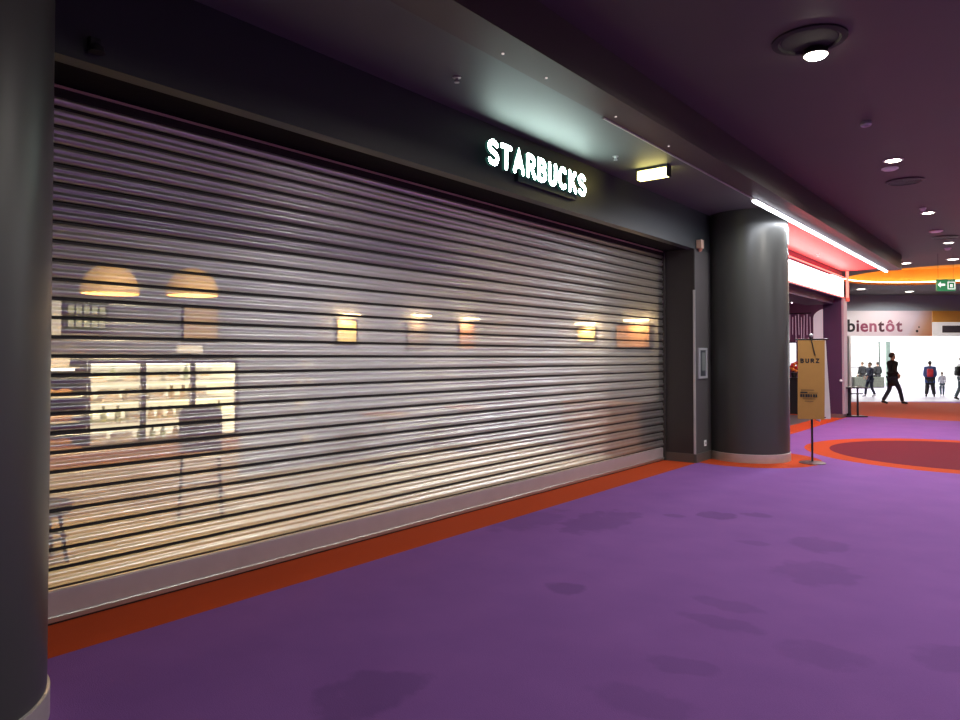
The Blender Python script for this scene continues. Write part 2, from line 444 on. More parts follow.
bm = bmesh.new(); box(bm, -.02, .032, ya, yb, .012, .047, bev=.004)
obj('base_angle', bm, mat('bright_angle', (0.62, 0.60, 0.54), 0.35, 0.9), bar)
bm = bmesh.new(); box(bm, -.015, .02, ya, yb, 0.0, .0115)
obj('rubber_seal', bm, M['black'], bar)
for s in (1,):
    yy = yb
    bm = bmesh.new(); box(bm, -.05, .05, yy-.03, yy+.008, 0, HL-.004)
    obj('guide_rail', bm, M['jamb'], sh)
obj('head_plate', bx(-.03, .02, ya, yb-.04, 3.165, HL-.004), M['lintelbrown'], sh)
bm = bmesh.new(); box(bm, .0205, .034, ya, yb-.04, HL-.018, HL-.003)
tag(obj('head_trim', bm, mat('copper_trim', (0.75, 0.52, 0.42), 0.4, 0.4), sh), 'thin coppery trim along the top')

# ------------------------------------------------------------------ STARBUCKS sign on the fascia
sg = thing('shop_sign', (XW, 6.2, 3.4), 'illuminated white shop name letters on the dark fascia above the shutter', 'sign')
word = 'STARBUCKS'
LH, LT = .262, .048
wsum = sum(GLYPH[c][0] for c in word); gap = .066
wx = ((7.18-5.33-LT)-gap*(len(word)-1))/wsum
y = 5.33-6.2+LT*.5
for ch in word:
    o, lw = stroke_letter('letter', ch, LH, wx, LT, -.018, .018, sg, [M['letter'], M['letterside']])
    # local x -> +Y, local y -> +Z, local z -> +X
    o.matrix_local = Matrix(((0, 0, 1, .075), (1, 0, 0, y), (0, 1, 0, 0.012), (0, 0, 0, 1)))
    y += lw+gap
bm = bmesh.new(); box(bm, -.002, .045, 5.9-6.2, 7.04-6.2, -.03, .10)
tag(obj('raceway', bm, mat('raceway_green', (0.03, 0.06, 0.06), 0.5), sg), 'dark green mounting box behind the letters')

# ------------------------------------------------------------------ emergency light, small fixtures
t = thing('emergency_light', (-3.64, 7.95, HS), 'glowing box-shaped emergency light under the soffit near the letters', 'emergency light')
bm = bmesh.new(); box(bm, -.20, .20, -.06, .06, -.03, .003, bev=.002); obj('housing', bm, M['black'], t)
bm = bmesh.new(); box(bm, -.184, .184, -.05, .05, -.135, -.031, bev=.01); tag(obj('lens', bm, M['emerg'], t), 'yellowish white lit lens')
for s in (-1, 1): obj('end_cap', bx(s*.192-.007, s*.192+.007, -.055, .055, -.14, -.0305, bev=.002), M['black'], t)

def sprinkler(loc, label, group=None):
    t = thing('sprinkler_head', loc, label, 'sprinkler', group)
    bm = bmesh.new(); lathe_solid(bm, [(.035, 0), (.035, -.006), (.012, -.012)], n=20); obj('rose', bm, M['alu'], t, smooth=True)
    bm = bmesh.new(); lathe_solid(bm, [(.008, -.012), (.008, -.04)], n=12)
    for s in (-1, 1): tube(bm, (s*.012, 0, -.012), (s*.012, 0, -.04), .003, 8)
    obj('frame', bm, M['alu'], t)
    bm = bmesh.new(); lathe_solid(bm, [(.022, -.04), (.022, -.045)], n=16); obj('deflector', bm, M['alu'], t)
    return t
G = 'sprinkler heads in the soffit'
sprinkler((-3.70, 4.40, HS), 'small sprinkler head in the soffit left of the white shop name letters', G)
sprinkler((-3.77, 7.25, HS), 'small sprinkler head in the soffit between the letters and the emergency light', G)
sprinkler((-3.9, 16.9, HS), 'small sprinkler head in the red-lit soffit', G)
for i, (yy, lab) in enumerate([(3.98, 'pinpoint spotlight in the beam, nearest the camera'), (4.53, 'second nearest pinpoint spotlight in the beam'),
                               (5.64, 'pinpoint spotlight in the beam opposite the letters'), (6.76, 'farthest pinpoint spotlight in the beam, by the emergency light')]):
    bm = bmesh.new(); lathe_solid(bm, [(.010, .003), (.010, -.006), (.006, -.008)], n=12)
    tag(obj('pinpoint_light', bm, mat('pin_glow', (.3, .28, .28), .4, emit=(1, .85, .8), es=.8) if i == 0 else bpy.data.materials['pin_glow'], loc=(-2.93, yy, HB)), lab, 'light', 'pinpoint lights in the beam')

t = thing('camera_sensor', (XW, 1.81, 3.30), 'small dark sensor on the fascia above the left end of the shutter', 'sensor')
bm = bmesh.new(); box(bm, 0, .04, -.03, .03, .03, .09, bev=.005); obj('mount', bm, M['black'], t)
bm = bmesh.new(); lathe_solid(bm, [(.045, 0), (.04, .03), (.015, .05)], (.05, 0, 0), 16); obj('housing', bm, M['black'], t, smooth=True)

t = thing('security_camera', (XW+.012, 10.72, 3.20), 'small beige security camera at the corner of the dark wall under the fascia', 'camera')
bm = bmesh.new(); box(bm, -.003, .08, -.05, .05, .06, .19, bev=.003); obj('housing', bm, mat('beige_plastic', (0.62, 0.42, 0.30), 0.5), t)
bm = bmesh.new(); lathe_solid(bm, [(.036, .06), (.03, .03), (.012, .01)], (.04, 0, 0), 16); tag(obj('lens_dome', bm, mat('copper_dome', (0.55, 0.25, 0.15), 0.3, .3), t, smooth=True), 'coppery dome lens')
bm = bmesh.new(); tube(bm, (.04, .05, .12), (.02, .16, .135), .012, 8); box(bm, .0, .03, .14, .18, .11, .16); obj('arm', bm, M['darkmetal'], t)

t = thing('notice_frame', (XW+.012, 10.88, 1.27), 'silver framed notice on the dark wall right of the shutter', 'frame')
bm = bmesh.new(); h = .47; w = .17
for a in ((0, .02, -w, w, 0, .035), (0, .02, -w, w, h-.035, h), (0, .02, -w, -w+.05, .035, h-.035), (0, .02, w-.05, w, .035, h-.035)): box(bm, *a)
obj('frame', bm, M['alu'], t)
obj('notice', bx(.001, .008, -w+.05, w-.05, .035, h-.035), mat('notice_dark', (0.05, 0.055, 0.06), 0.3), t)
obj('notice_sheet', bx(.0085, .010, -.03, w-.06, .12, h-.07), mat('notice_sheet', (0.20, 0.22, 0.20), 0.4), t)
t = thing('wall_socket', (XW+.012, 10.97, .22), 'white wall socket low on the dark wall by the round column', 'socket')
obj('plate', bx(0, .012, -.04, .04, 0, .09, bev=.003), M['white'], t)
bm = bmesh.new(); lathe_solid(bm, [(.022, 0), (.022, .004)], n=16)
obj('socket_face', bm, mat('socket_face', (.5, .5, .48), .4), t, loc=(.0125, 0, .045), rot=(0, PI/2, 0))

# ------------------------------------------------------------------ ceiling fixtures on the main ceiling
def downlight(x, y, r, glow, label, power, z=HC, group='ceiling downlights', tilt=False, col=(1.0, .95, .87), ang=172):
    t = thing('downlight', (x, y, z), label, 'ceiling light', group)
    bm = bmesh.new(); lathe(bm, [(r*1.35, 0), (r*1.35, -.008), (r*1.02, -.012), (r*1.0, 0)], n=32)
    obj('trim_ring', bm, M['alu'], t, smooth=True)
    bm = bmesh.new(); lathe_solid(bm, [(r*.98, -.002), (r*.96, -.010), (r*.7, -.016)], n=32)
    obj('lens', bm, glow, t, smooth=True)
    if power:
        ld = bpy.data.lights.new('downlight_lamp', 'SPOT'); ld.energy = power; ld.color = col
        ld.spot_size = R_(ang); ld.spot_blend = .4; ld.shadow_soft_size = r
        lo = bpy.data.objects.new('lamp', ld); COL.objects.link(lo); lo.location = (0, 0, -.04); lo.parent = t
    return t
# the big gimbal light
t = thing('gimbal_downlight', (-1.41, 5.90, HC), 'large downlight swung out of its dark round ring, nearest the camera', 'ceiling light', 'ceiling downlights')
bm = bmesh.new(); lathe(bm, [(.27, 0), (.27, -.014), (.225, -.02), (.215, -.004), (.21, -.001)], n=48); obj('outer_ring', bm, M['charcoalmatt'], t, smooth=True)
bm = bmesh.new(); lathe_solid(bm, [(.205, -.003), (.20, -.005)], n=48); obj('recess', bm, M['charcoalmatt'], t)
bm = bmesh.new(); lathe_solid(bm, [(.085, 0), (.095, -.04), (.088, -.045)], (0, .20, -.012), 32); obj('lamp_head', bm, M['darkmetal'], t, smooth=True)
bm = bmesh.new(); lathe_solid(bm, [(.086, -.058), (.07, -.075), (.03, -.083)], (0, .20, 0), 32); obj('lens', bm, M['lampglow'], t, smooth=True)
ld = bpy.data.lights.new('gimbal_lamp', 'SPOT'); ld.energy = 150; ld.color = (1, .95, .87); ld.spot_size = R_(172); ld.spot_blend = .4; ld.shadow_soft_size = .08
lo = bpy.data.objects.new('lamp', ld); COL.objects.link(lo); lo.location = (0, .20, -.11); lo.parent = t
P = 215
downlight(-1.47, 10.18, .085, M['lampglow'], 'round downlight in the dark ceiling, second from the camera', P)
downlight(-1.55, 14.26, .085, M['lampglow'], 'round downlight in the dark ceiling, third from the camera', P)
downlight(-1.62, 18.27, .085, M['lampfar'], 'round downlight in the dark ceiling, fourth from the camera', P)
downlight(-1.81, 21.43, .12, M['lampfar'], 'wider downlight near the right edge, just before the orange recess', P*.8)
downlight(-2.85, 21.58, .10, M['lampfar'], 'downlight just before the left part of the orange ceiling recess', P*.8)
downlight(-5.23, 28.85, .13, M['lampfar'], 'downlight beyond the recess, nearer the pillar', P*1.2)
downlight(-4.0, 31.0, .13, M['lampfar'], 'downlight beyond the recess, above the banner', P*1.2)
# the same row goes on behind the photographer, and a second row runs along the open side
for y in (1.9, -2.3): downlight(-1.45, y, .085, M['lampglow'], 'downlight of the row overhead behind the photographer', 14, group='downlights behind the photographer')
for y in (-2.3, 1.9, 5.9, 10.2, 14.3, 18.3): downlight(1.9, y, .085, M['lampglow'], 'downlight of the second row on the open side', {-2.3: 50, 1.9: 210, 5.9: 400}.get(y, 400), col=(.92, .95, 1.0), group='downlights on the open side')

def grille(x, y, r, label):
    t = thing('ceiling_speaker', (x, y, HC), label, 'speaker', 'round ceiling speakers')
    bm = bmesh.new(); lathe(bm, [(r, 0), (r, -.012), (r*.9, -.016), (r*.88, -.004)], n=40); obj('rim', bm, M['darkmetal'], t, smooth=True)
    bm = bmesh.new()
    for k in range(7):
        rr = r*.86*(k+1)/7.2
        lathe(bm, [(rr-.006, -.004), (rr-.006, -.012), (rr+.006, -.012), (rr+.006, -.004)], n=32)
    for k in range(6):
        a = k*PI/6; tube(bm, (-r*.86*math.cos(a), -r*.86*math.sin(a), -.008), (r*.86*math.cos(a), r*.86*math.sin(a), -.008), .004, 6)
    obj('grille', bm, M['charcoal'], t)
    bm = bmesh.new(); lathe_solid(bm, [(r*.86, -.001), (r*.85, -.003)], n=32); obj('backing', bm, M['black'], t)
grille(-1.52, 11.5, .24, 'dark round speaker grille in the ceiling, the nearer one')
grille(-1.60, 17.39, .24, 'dark round speaker grille in the ceiling, the farther one')
def disc_unit(x, y, r, label, cat, name, h=.05):
    t = thing(name, (x, y, HC), label, cat)
    bm = bmesh.new(); lathe_solid(bm, [(r, 0), (r, -h*.4)], n=28); obj('base', bm, M['white'], t, smooth=True)
    bm = bmesh.new(); lathe_solid(bm, [(r*.8, -h*.41), (r*.72, -h*.9), (r*.4, -h)], n=28); obj('sensing_head', bm, M['white'], t, smooth=True)
disc_unit(-1.57, 10.60, .10, 'flat white disc on the ceiling just beyond the second downlight', 'smoke detector', 'smoke_detector', .03)
disc_unit(-1.57, 13.77, .05, 'small white sensor just before the third downlight', 'smoke detector', 'smoke_detector')
disc_unit(-1.66, 16.45, .12, 'flat white disc just before the farther speaker grille', 'smoke detector', 'smoke_detector', .03)
disc_unit(-1.72, 19.18, .07, 'small white sensor just beyond the fourth downlight', 'smoke detector', 'smoke_detector')
t = thing('ceiling_sensor', (-1.45, 8.35, HC), 'small white ring-shaped sensor on the ceiling between the first two downlights', 'sensor')
bm = bmesh.new(); lathe(bm, [(.05, 0), (.055, -.03), (.045, -.045), (.03, -.04), (.028, 0)], n=28); obj('ring', bm, M['alu'], t, smooth=True)
bm = bmesh.new(); lathe_solid(bm, [(.026, 0), (.024, -.02)], n=20); obj('eye', bm, M['black'], t)

# LED strip under the beam edge, lit from the column onwards
t = thing('led_strip_light', (XB, 15.2, HB), 'bright white LED strip along the edge of the beam past the column', 'light strip')
obj('channel', bx(-.045, .02, -5.5, 4.68, -.012, .002), M['alu'], t)
obj('diffuser', bx(-.04, .012, -5.45, 4.62, -.04, -.0125, bev=.004), M['led'], t)
t = thing('led_profile', (XB, 7.6, HB), 'unlit strip profile continuing along the beam edge before the lit part', 'light strip')
obj('channel', bx(-.02, .0, -2.0, 2.05, -.010, .002), M['alu'], t)

ld = bpy.data.lights.new('led_strip_lamp', 'AREA'); ld.shape = 'RECTANGLE'; ld.size = .04; ld.size_y = 10.0; ld.energy = 210; ld.color = (.86, .90, 1)
lo = bpy.data.objects.new('lamp', ld); COL.objects.link(lo); lo.location = (-.015, -.4, -.045); lo.parent = bpy.data.objects['led_strip_light']
# ------------------------------------------------------------------ the shop behind the shutter
XBK = -8.6; YR1 = 11.2; YL1 = .9
struct('wall_shop_back', bx(XBK-.1, XBK, YL1-.1, YR1+.1, 0, 3.08), M['cream'])
struct('wall_shop_upper_shade', bx(XBK-.1, XBK+.01, YL1-.1, YR1+.1, 3.081, 3.5), M['shopceil'])  # top of the wall coloured dark to stand for the unlit zone
struct('wall_shop_right', bx(XBK, XS-.061, YR1, YR1+.1, 0, 3.5), M['cream'])
struct('wall_shop_left', bx(XBK, XS-.31, YL1-.1, YL1, 0, 3.5), M['cream'])
struct('ceiling_shop', bx(XBK-.1, XS-.36, YL1-.1, YR1+.1, 3.5, 3.6), M['shopceil'])
struct('floor_shop', bx(XBK-.1, XS-.001, YL1-.1, YR1+.1, -.1, -.001), M['palewood'])

def area(name, loc, rot, sx, sy, power, col):
    ld = bpy.data.lights.new(name, 'AREA'); ld.shape = 'RECTANGLE'; ld.size = sx; ld.size_y = sy; ld.energy = power; ld.color = col
    lo = bpy.data.objects.new(name, ld); COL.objects.link(lo); lo.location = loc; lo.rotation_euler = rot
    return lo
# dome pendants
def pendant(loc, label):
    t = thing('pendant_lamp', loc, label, 'pendant lamp', 'dome pendants in the shop')
    bm = bmesh.new(); prof = [(.26*math.sin(a), .29*math.cos(a)-.0) for a in [i*PI/2/10 for i in range(11)]]
    prof[0] = (.02, .29)
    lathe(bm, prof+[(.25, .0)]+[(r*.95, z*.95) for r, z in prof[::-1]], n=32)
    obj('shade', bm, M['domebrass'], t, smooth=True)
    bm = bmesh.new(); tube(bm, (0, 0, .285), (0, 0, 3.498-loc[2]), .003); obj('cord', bm, M['black'], t)
    bm = bmesh.new(); lathe_solid(bm, [(.03, .22), (.05, .17), (.03, .13)], n=16); obj('bulb', bm, M['piclight'], t, smooth=True)
    ld = bpy.data.lights.new('pendant_bulb', 'POINT'); ld.energy = 22; ld.color = (1, .68, .36); ld.shadow_soft_size = .06
    lo = bpy.data.objects.new('lamp', ld); COL.objects.link(lo); lo.location = (0, 0, .06); lo.parent = t
pendant((-7.0, 3.20, 2.20), 'amber dome pendant lamp seen through the shutter, the left one')
pendant((-7.0, 4.04, 2.24), 'amber dome pendant lamp seen through the shutter, the right one')

# menu boards and posters on the back wall (x = XBK)
def wallboard(name, y0, y1, z0, z1, face, label, cat, frame=True, group=None):
    t = thing(name, (XBK, (y0+y1)/2, z0), label, cat, group)
    w = (y1-y0)/2; h = z1-z0
    obj('board', bx(-.003, .03, -w, w, 0, h), M['picframe'], t)
    obj('face', bx(.0305, .036, -w+.02, w-.02, .02, h-.02), face, t)
    return t
wallboard('price_board', 3.02, 3.41, 1.80, 2.24, M['signlit'], 'pale lit price board behind the shutter, next to the left column', 'menu board')
t = wallboard('menu_board', 3.42, 3.90, 1.88, 2.24, M['menu'], 'green menu board with small lit pictures behind the shutter', 'menu board')
for r_ in range(2):
    for k in range(5):
        obj('menu_picture', bx(.0365, .040, -.20+k*.085, -.14+k*.085, .06+r_*.15, .15+r_*.15), M['menulit'], t)
wallboard('poster', 4.82, 5.32, 1.80, 2.26, M['posterwarm'], 'square amber poster on the shop wall above the display fridge', 'poster')
t = thing('counter_sign', (-8.05, 4.62, 1.62), 'small lit white sign standing on top of the display fridge', 'sign')
obj('panel', bx(-.01, .01, -.16, .16, .03, .12), M['signlit'], t)
bm = bmesh.new(); box(bm, -.04, .04, -.1, .1, 0, .012); box(bm, -.008, .008, -.01, .01, .012, .03); obj('foot', bm, M['black'], t)

# display fridge: three bays with shelves and goods
fx, fy0, fy1 = -8.05, 3.29, 5.09
t = thing('display_fridge', (fx, (fy0+fy1)/2, 0), 'lit three-bay display fridge with shelves of drinks behind the shutter', 'fridge')
w = (fy1-fy0)/2
bm = bmesh.new()
box(bm, -.45, .30, -w, w, 1.56, 1.62); box(bm, -.45, -.41, -w, w, .66, 1.56)
for k in (-1, 1): box(bm, -.41, .30, k*w-(.03 if k > 0 else 0), k*w+(.03 if k < 0 else 0), .66, 1.56)
obj('cabinet', bm, M['fridgebody'], t)
obj('base', bx(-.45, .30, -w, w, 0, .48), M['basecream'], t); obj('wood_front', bx(-.45, .31, -w, w, .4805, .659), M['wood'], t)
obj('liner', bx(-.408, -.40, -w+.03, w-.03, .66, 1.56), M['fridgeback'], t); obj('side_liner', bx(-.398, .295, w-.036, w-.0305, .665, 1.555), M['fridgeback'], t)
for k in range(3):
    y0 = -w+.035+k*(2*w-.06)/3; y1 = y0+(2*w-.06)/3-.01
    obj('light_bar', bx(.18, .26, y0+.05, y1-.05, 1.515, 1.558), M['fridgelight'], t)
    fr = bmesh.new()
    for a in ((y0, y0+.022, .66, 1.56), (y1-.022, y1, .66, 1.56), (y0+.022, y1-.022, .66, .69), (y0+.022, y1-.022, 1.53, 1.56)):
        box(fr, .301, .325, a[0], a[1], a[2], a[3])
    d = obj('door', fr, M['fridgebody'], t)
    obj('handle', bx(.326, .35, y1-.05, y1-.03, 1.0, 1.3), M['alu'], d)
for z in (.90, 1.13, 1.34):
    obj('shelf', bx(-.39, .24, -w+.03, w-.04, z-.012, z), M['shelf'], t)
# goods on the shelves
goods = {}
def good(kind):
    if kind == 'bottle':
        bm = bmesh.new(); lathe_solid(bm, [(.03, 0), (.03, .10), (.012, .135), (.012, .155)], n=12)
        o = thing('bottle', (0, 0, 0), 'small bottle on a shelf of the display fridge', 'bottle', 'bottles in the display fridge')
        obj('body', bm, M['bottlegreen'], o, smooth=True)
        bm = bmesh.new(); lathe_solid(bm, [(.014, .1555), (.014, .17)], n=12); obj('cap', bm, M['white'], o)
    elif kind == 'amber':
        bm = bmesh.new(); lathe_solid(bm, [(.034, 0), (.034, .08), (.018, .11), (.016, .12)], n=12)
        o = thing('juice_bottle', (0, 0, 0), 'amber juice bottle on a shelf of the display fridge', 'bottle', 'juice bottles in the display fridge')
        obj('body', bm, M['bottleamber'], o, smooth=True)
        bm = bmesh.new(); lathe_solid(bm, [(.018, .1205), (.018, .14)], n=12); obj('cap', bm, M['white'], o)
    else:
        o = thing('carton', (0, 0, 0), 'white sandwich carton on a shelf of the display fridge', 'carton', 'cartons in the display fridge')
        bm = bmesh.new(); prism(bm, [(-.06, 0), (.06, 0), (.06, .13), (-.06, .10)], 'y', -.09, .09); obj('box', bm, M['carton'], o)
        obj('label_band', bx(.0605, .062, -.06, .06, .03, .06), M['bottleamber'], o)
    return o
used = {}
for zi, z in enumerate((.661, .90, 1.13, 1.34)):
    yy = fy0+.10
    while yy < fy1-.1:
        kind = random.choice(['bottle', 'amber', 'carton', 'carton'])
        step = .21 if kind == 'carton' else .085
        if yy+step > fy1-.08: break
        if kind not in used: used[kind] = o = good(kind)
        else: o = copy_tree(used[kind])
        o.location = (fx+.10, yy+step/2, z+.0005); yy += step+random.uniform(.02, .07)

# pastry case and counter left of / below the fridge
t = thing('pastry_case', (-8.0, 2.84, 0), 'pastry display case beside the left column, seen through the shutter', 'display case')
obj('base', bx(-.4, .3, -.40, .42, 0, .48), M['basecream'], t); obj('wood_front', bx(-.4, .31, -.40, .42, .4805, .7), M['wood'], t)
bm = bmesh.new()
for z in (.95, 1.2, 1.5): box(bm, -.4, .28, -.40, .42, z-.012, z)
obj('shelf', bm, M['shelf'], t)
bm = bmesh.new()
for sx_ in (-.38, .28):
    for sy_ in (-.39, .41): box(bm, sx_-.012, sx_+.012, sy_-.01, sy_+.01, .7, 1.5)
obj('frame', bm, M['darkmetal'], t)
obj('light_bar', bx(.1, .2, -.35, .38, 1.46, 1.487), M['fridgelight'], t)
src = None
for z in (.7005, .9505, 1.2005):
    for k in range(5):
        if src is None:
            src = thing('pastry', (0, 0, 0), 'golden pastry on a shelf of the pastry case', 'pastry', 'pastries in the pastry case')
            bm = bmesh.new()
            for j in range(7):
                a = -1.1+j*2.2/6; rr = .035*math.cos(a*.9)+.008
                bmesh.ops.create_icosphere(bm, subdivisions=2, radius=rr, matrix=Matrix.Translation((.03*math.cos(a)-.02, .06*math.sin(a), .036)))
            obj('crust', bm, M['pastry'], src, smooth=True); o = src
        else: o = copy_tree(src)
        o.location = (-7.86, 2.55+k*.15, z)
t = thing('case_sign', (-7.9, 3.08, 1.5005), 'small white card on top of the pastry case', 'sign')
obj('card', bx(-.005, .005, -.13, .13, .0, .09), M['signlit'], t)

# chairs, stools, tables
def high_chair(loc, rz, label):
    t = thing('bar_chair', loc, label, 'chair', 'chairs in the shop', rz)
    obj('seat', bx(-.2, .2, -.2, .2, .66, .70, bev=.01), M['chair'], t)
    bm = bmesh.new(); pts = [(-.21, .70), (.21, .70), (.21, 1.02), (.14, 1.10), (-.14, 1.10), (-.21, 1.02)]
    prism(bm, pts, 'y', -.2, -.16); obj('backrest', bm, M['chair'], t)
    for sx_ in (-1, 1):
        for sy_ in (-1, 1):
            bm = bmesh.new(); tube(bm, (sx_*.17, sy_*.17, .66), (sx_*.2, sy_*.2, 0), .013); obj('leg', bm, M['darkmetal'], t)
    bm = bmesh.new()
    for sx_ in (-1, 1): tube(bm, (sx_*.187, -.187, .3), (sx_*.187, .187, .3), .009); tube(bm, (-.187, sx_*.187, .3), (.187, sx_*.187, .3), .009)
    obj('footrest', bm, M['darkmetal'], t)
    return t
high_chair((-6.75, 4.0, 0), R_(-120), 'dark high-backed chair silhouetted in front of the display fridge')
t = thing('low_stool', (-6.15, 2.3, 0), 'dark low round stool next to the left column', 'stool')
bm = bmesh.new(); lathe_solid(bm, [(.2, .38), (.22, .40), (.22, .45), (.2, .47)], n=28); obj('seat', bm, M['chair'], t, smooth=True)
for k in range(4):
    a = PI/4+k*PI/2; bm = bmesh.new(); tube(bm, (.14*math.cos(a), .14*math.sin(a), .38), (.2*math.cos(a), .2*math.sin(a), 0), .014); obj('leg', bm, M['darkmetal'], t)
bm = bmesh.new(); lathe(bm, [(.165, .19), (.18, .19), (.18, .205), (.165, .205), (.165, .19)], n=28); obj('ring', bm, M['darkmetal'], t)

def table(loc, label, w=.35):
    t = thing('cafe_table', loc, label, 'table', 'tables in the shop')
    bm = bmesh.new(); lathe_solid(bm, [(w, .72), (w, .75)], n=32); obj('tabletop', bm, M['wood'], t)
    bm = bmesh.new(); tube(bm, (0, 0, .02), (0, 0, .72), .03); obj('post', bm, M['alu'], t)
    bm = bmesh.new(); lathe_solid(bm, [(.22, 0), (.22, .012), (.04, .03)], n=28); obj('base', bm, M['darkmetal'], t, smooth=True)
table((-7.9, 7.7, 0), 'round cafe table behind the middle of the shutter')
table((-7.9, 9.6, 0), 'round cafe table behind the right half of the shutter')
# wire stand with small packets
t = thing('display_stand', (-7.2, 5.62, 0), 'thin wire display stand with small packets behind the shutter', 'stand')
bm = bmesh.new(); tube(bm, (0, 0, .02), (0, 0, 1.6), .012); obj('pole', bm, M['white'], t)
bm = bmesh.new(); lathe_solid(bm, [(.16, 0), (.16, .02)], n=24); obj('base', bm, M['white'], t)
for k, z in enumerate((.5, .95, 1.2, 1.42)):
    bm = bmesh.new(); box(bm, -.02, .1, -.13, .13, z, z+.012); box(bm, .09, .1, -.13, .13, z+.012, z+.05); obj('tray', bm, M['alu'], t)
    for j in range(3):
        if (k+j) % 3: 
            bm = bmesh.new(); box(bm, .02, .07, -.11+j*.08, -.05+j*.08, 0, .13)
            tag(obj('packet', bm, M['carton'], loc=(-7.2, 5.62, z+.0125)), 'small white packet on the wire display stand', 'packet', 'packets on the wire stand')

# lit pictures
def picture(axis, c, w, z0, z1, label, facemat, glow=1.0):
    rz = 0 if axis == 'x' else -PI/2
    t = thing('wall_picture', c, label, 'picture', 'lit pictures in the shop', rz)
    obj('frame', bx(-.003, .025, -w, w, 0, z1-z0), M['picframe'], t)
    obj('canvas', bx(.0255, .03, -w+.03, w-.03, .03, z1-z0-.03), facemat, t)
    return t
def piclamp(axis, c, w, label, power):
    rz = 0 if axis == 'x' else -PI/2
    t = thing('picture_light', c, label, 'lamp', 'picture lights in the shop', rz)
    obj('mount', bx(.0, .14, -.02, .02, .02, .045), M['darkmetal'], t)
    obj('tube', bx(.12, .17, -w, w, .0, .03, bev=.004), M['piclight'], t)
    ld = bpy.data.lights.new('picture_lamp', 'POINT'); ld.energy = power; ld.color = (1, .66, .32); ld.shadow_soft_size = .05
    lo = bpy.data.objects.new('lamp', ld); COL.objects.link(lo); lo.location = (.16, 0, -.06); lo.parent = t
art = [mat('art_gold_glow', (.75, .5, .2), .6, emit=(1, .65, .25), es=.9, noise=(9, .7)), mat('art_grey', (.35, .3, .25), .6, noise=(6, .5)), mat('art_rust_glow', (.6, .3, .15), .6, emit=(1, .45, .2), es=.15, noise=(7, .7))]  # gold and rust art glow themselves, in place of lamp light on them
picture('x', (XBK, 7.54, 1.78), .22, 1.78, 2.2, 'bright golden picture on the back wall behind the shutter', art[0])
picture('x', (XBK, 9.15, 1.72), .28, 1.72, 2.2, 'greyish picture on the back wall, second behind the shutter', art[1])
picture('x', (XBK, 10.5, 1.72), .25, 1.72, 2.25, 'picture on the back wall nearest the far corner of the shop', art[2])
piclamp('x', (XBK, 7.54, 2.24), .16, 'small lamp over the golden picture', 14)
piclamp('x', (XBK, 9.15, 2.30), .2, 'small lamp over the greyish picture', 10)
piclamp('x', (XBK, 10.5, 2.30), .2, 'small lamp over the picture in the far corner', 10)
picture('y', (-6.40, YR1, 1.85), .2, 1.85, 2.14, 'small golden picture on the right wall of the shop', art[0])
picture('y', (-5.50, YR1, 1.74), .33, 1.74, 2.16, 'wide rust-coloured picture at the right end of the shop', art[2])
piclamp('y', (-6.36, YR1, 2.17), .19, 'bar lamp over the small golden picture', 16)
piclamp('y', (-5.38, YR1, 2.20), .22, 'bar lamp over the wide rust-coloured picture', 16)
t = thing('bench_cabinet', (-5.9, 10.88, 0), 'wooden cabinet bench against the right wall of the shop', 'cabinet')
obj('body', bx(-.62, .8, -.3, .3, 0, .80), M['wood'], t)
obj('top', bx(-.65, .83, -.33, .31, .801, .84), M['wood'], t)
for k in range(3): obj('door', bx(-.58+k*.46, -.15+k*.46, -.318, -.301, .05, .77), M['wood'], t)
# added spotlights, hidden behind the lintel, to brighten the shop interior
def added_spot(y, power, tx, tz, col=(1, .80, .55)):
    t = thing('added_spotlight', (-5.05, y, 3.5), 'added black spotlight hidden behind the lintel, lighting the closed shop', 'spotlight', 'added spotlights in the shop')
    obj('mount', bx(-.03, .03, -.06, .06, -.03, .002), M['black'], t)
    d = Vector((tx+5.05, 0, tz-3.4)).normalized()
    bm = bmesh.new(); tube(bm, Vector((0, 0, -.1))-d*.06, Vector((0, 0, -.1))+d*.06, .035, 16); tube(bm, (0, 0, -.09), (0, 0, -.029), .008); obj('head', bm, M['black'], t)
    ld = bpy.data.lights.new('added_lamp', 'SPOT'); ld.energy = power; ld.color = col; ld.spot_size = R_(110); ld.spot_blend = .8; ld.shadow_soft_size = .04
    lo = bpy.data.objects.new('lamp', ld); COL.objects.link(lo); lo.parent = t; lo.location = Vector((0, 0, -.1))+d*.07
    lo.rotation_euler = d.to_track_quat('-Z', 'Y').to_euler()
for y, p, tx in ((1.8, 270, -6.6), (2.9, 270, -6.6), (4.2, 230, -6.8), (6.0, 330, -7.6), (8.0, 330, -7.6), (9.8, 330, -6.6)): added_spot(y, p, tx, 0 if y < 5 else .9, (1, .80, .48) if y < 5 else (.96, .97, 1.0))

# ------------------------------------------------------------------ red-lit shop past the column
YP = 20.75
t = thing('light_sign', (XW, 17.0, 3.15), 'overexposed white and red illuminated shop sign past the round column', 'sign')
obj('box', bx(-.2, 0, -4.0, 3.7, 0, .56), M['purple'], t)
bm = bmesh.new(); box(bm, .001, .05, -3.9, 2.35, .03, .47, bev=.02); box(bm, .001, .05, 2.40, 3.65, .03, .50, bev=.02)
tag(obj('lit_face', bm, M['redlit'], t), 'glowing white face')
bm = bmesh.new()
for z in (.01, .535): tube(bm, (.05, -3.95, z), (.05, 3.66, z), .014, 8)
tag(obj('neon_tube', bm, M['redneon'], t), 'red neon tube')
struct('wall_red_fascia', bx(XW-.22, XW-.001, 12.18, YP, 3.715, HS), M['purple'])
struct('wall_red_soffit', bx(XW-.9, XW-.221, 12.18, YP, 3.0, HS), M['purple'])
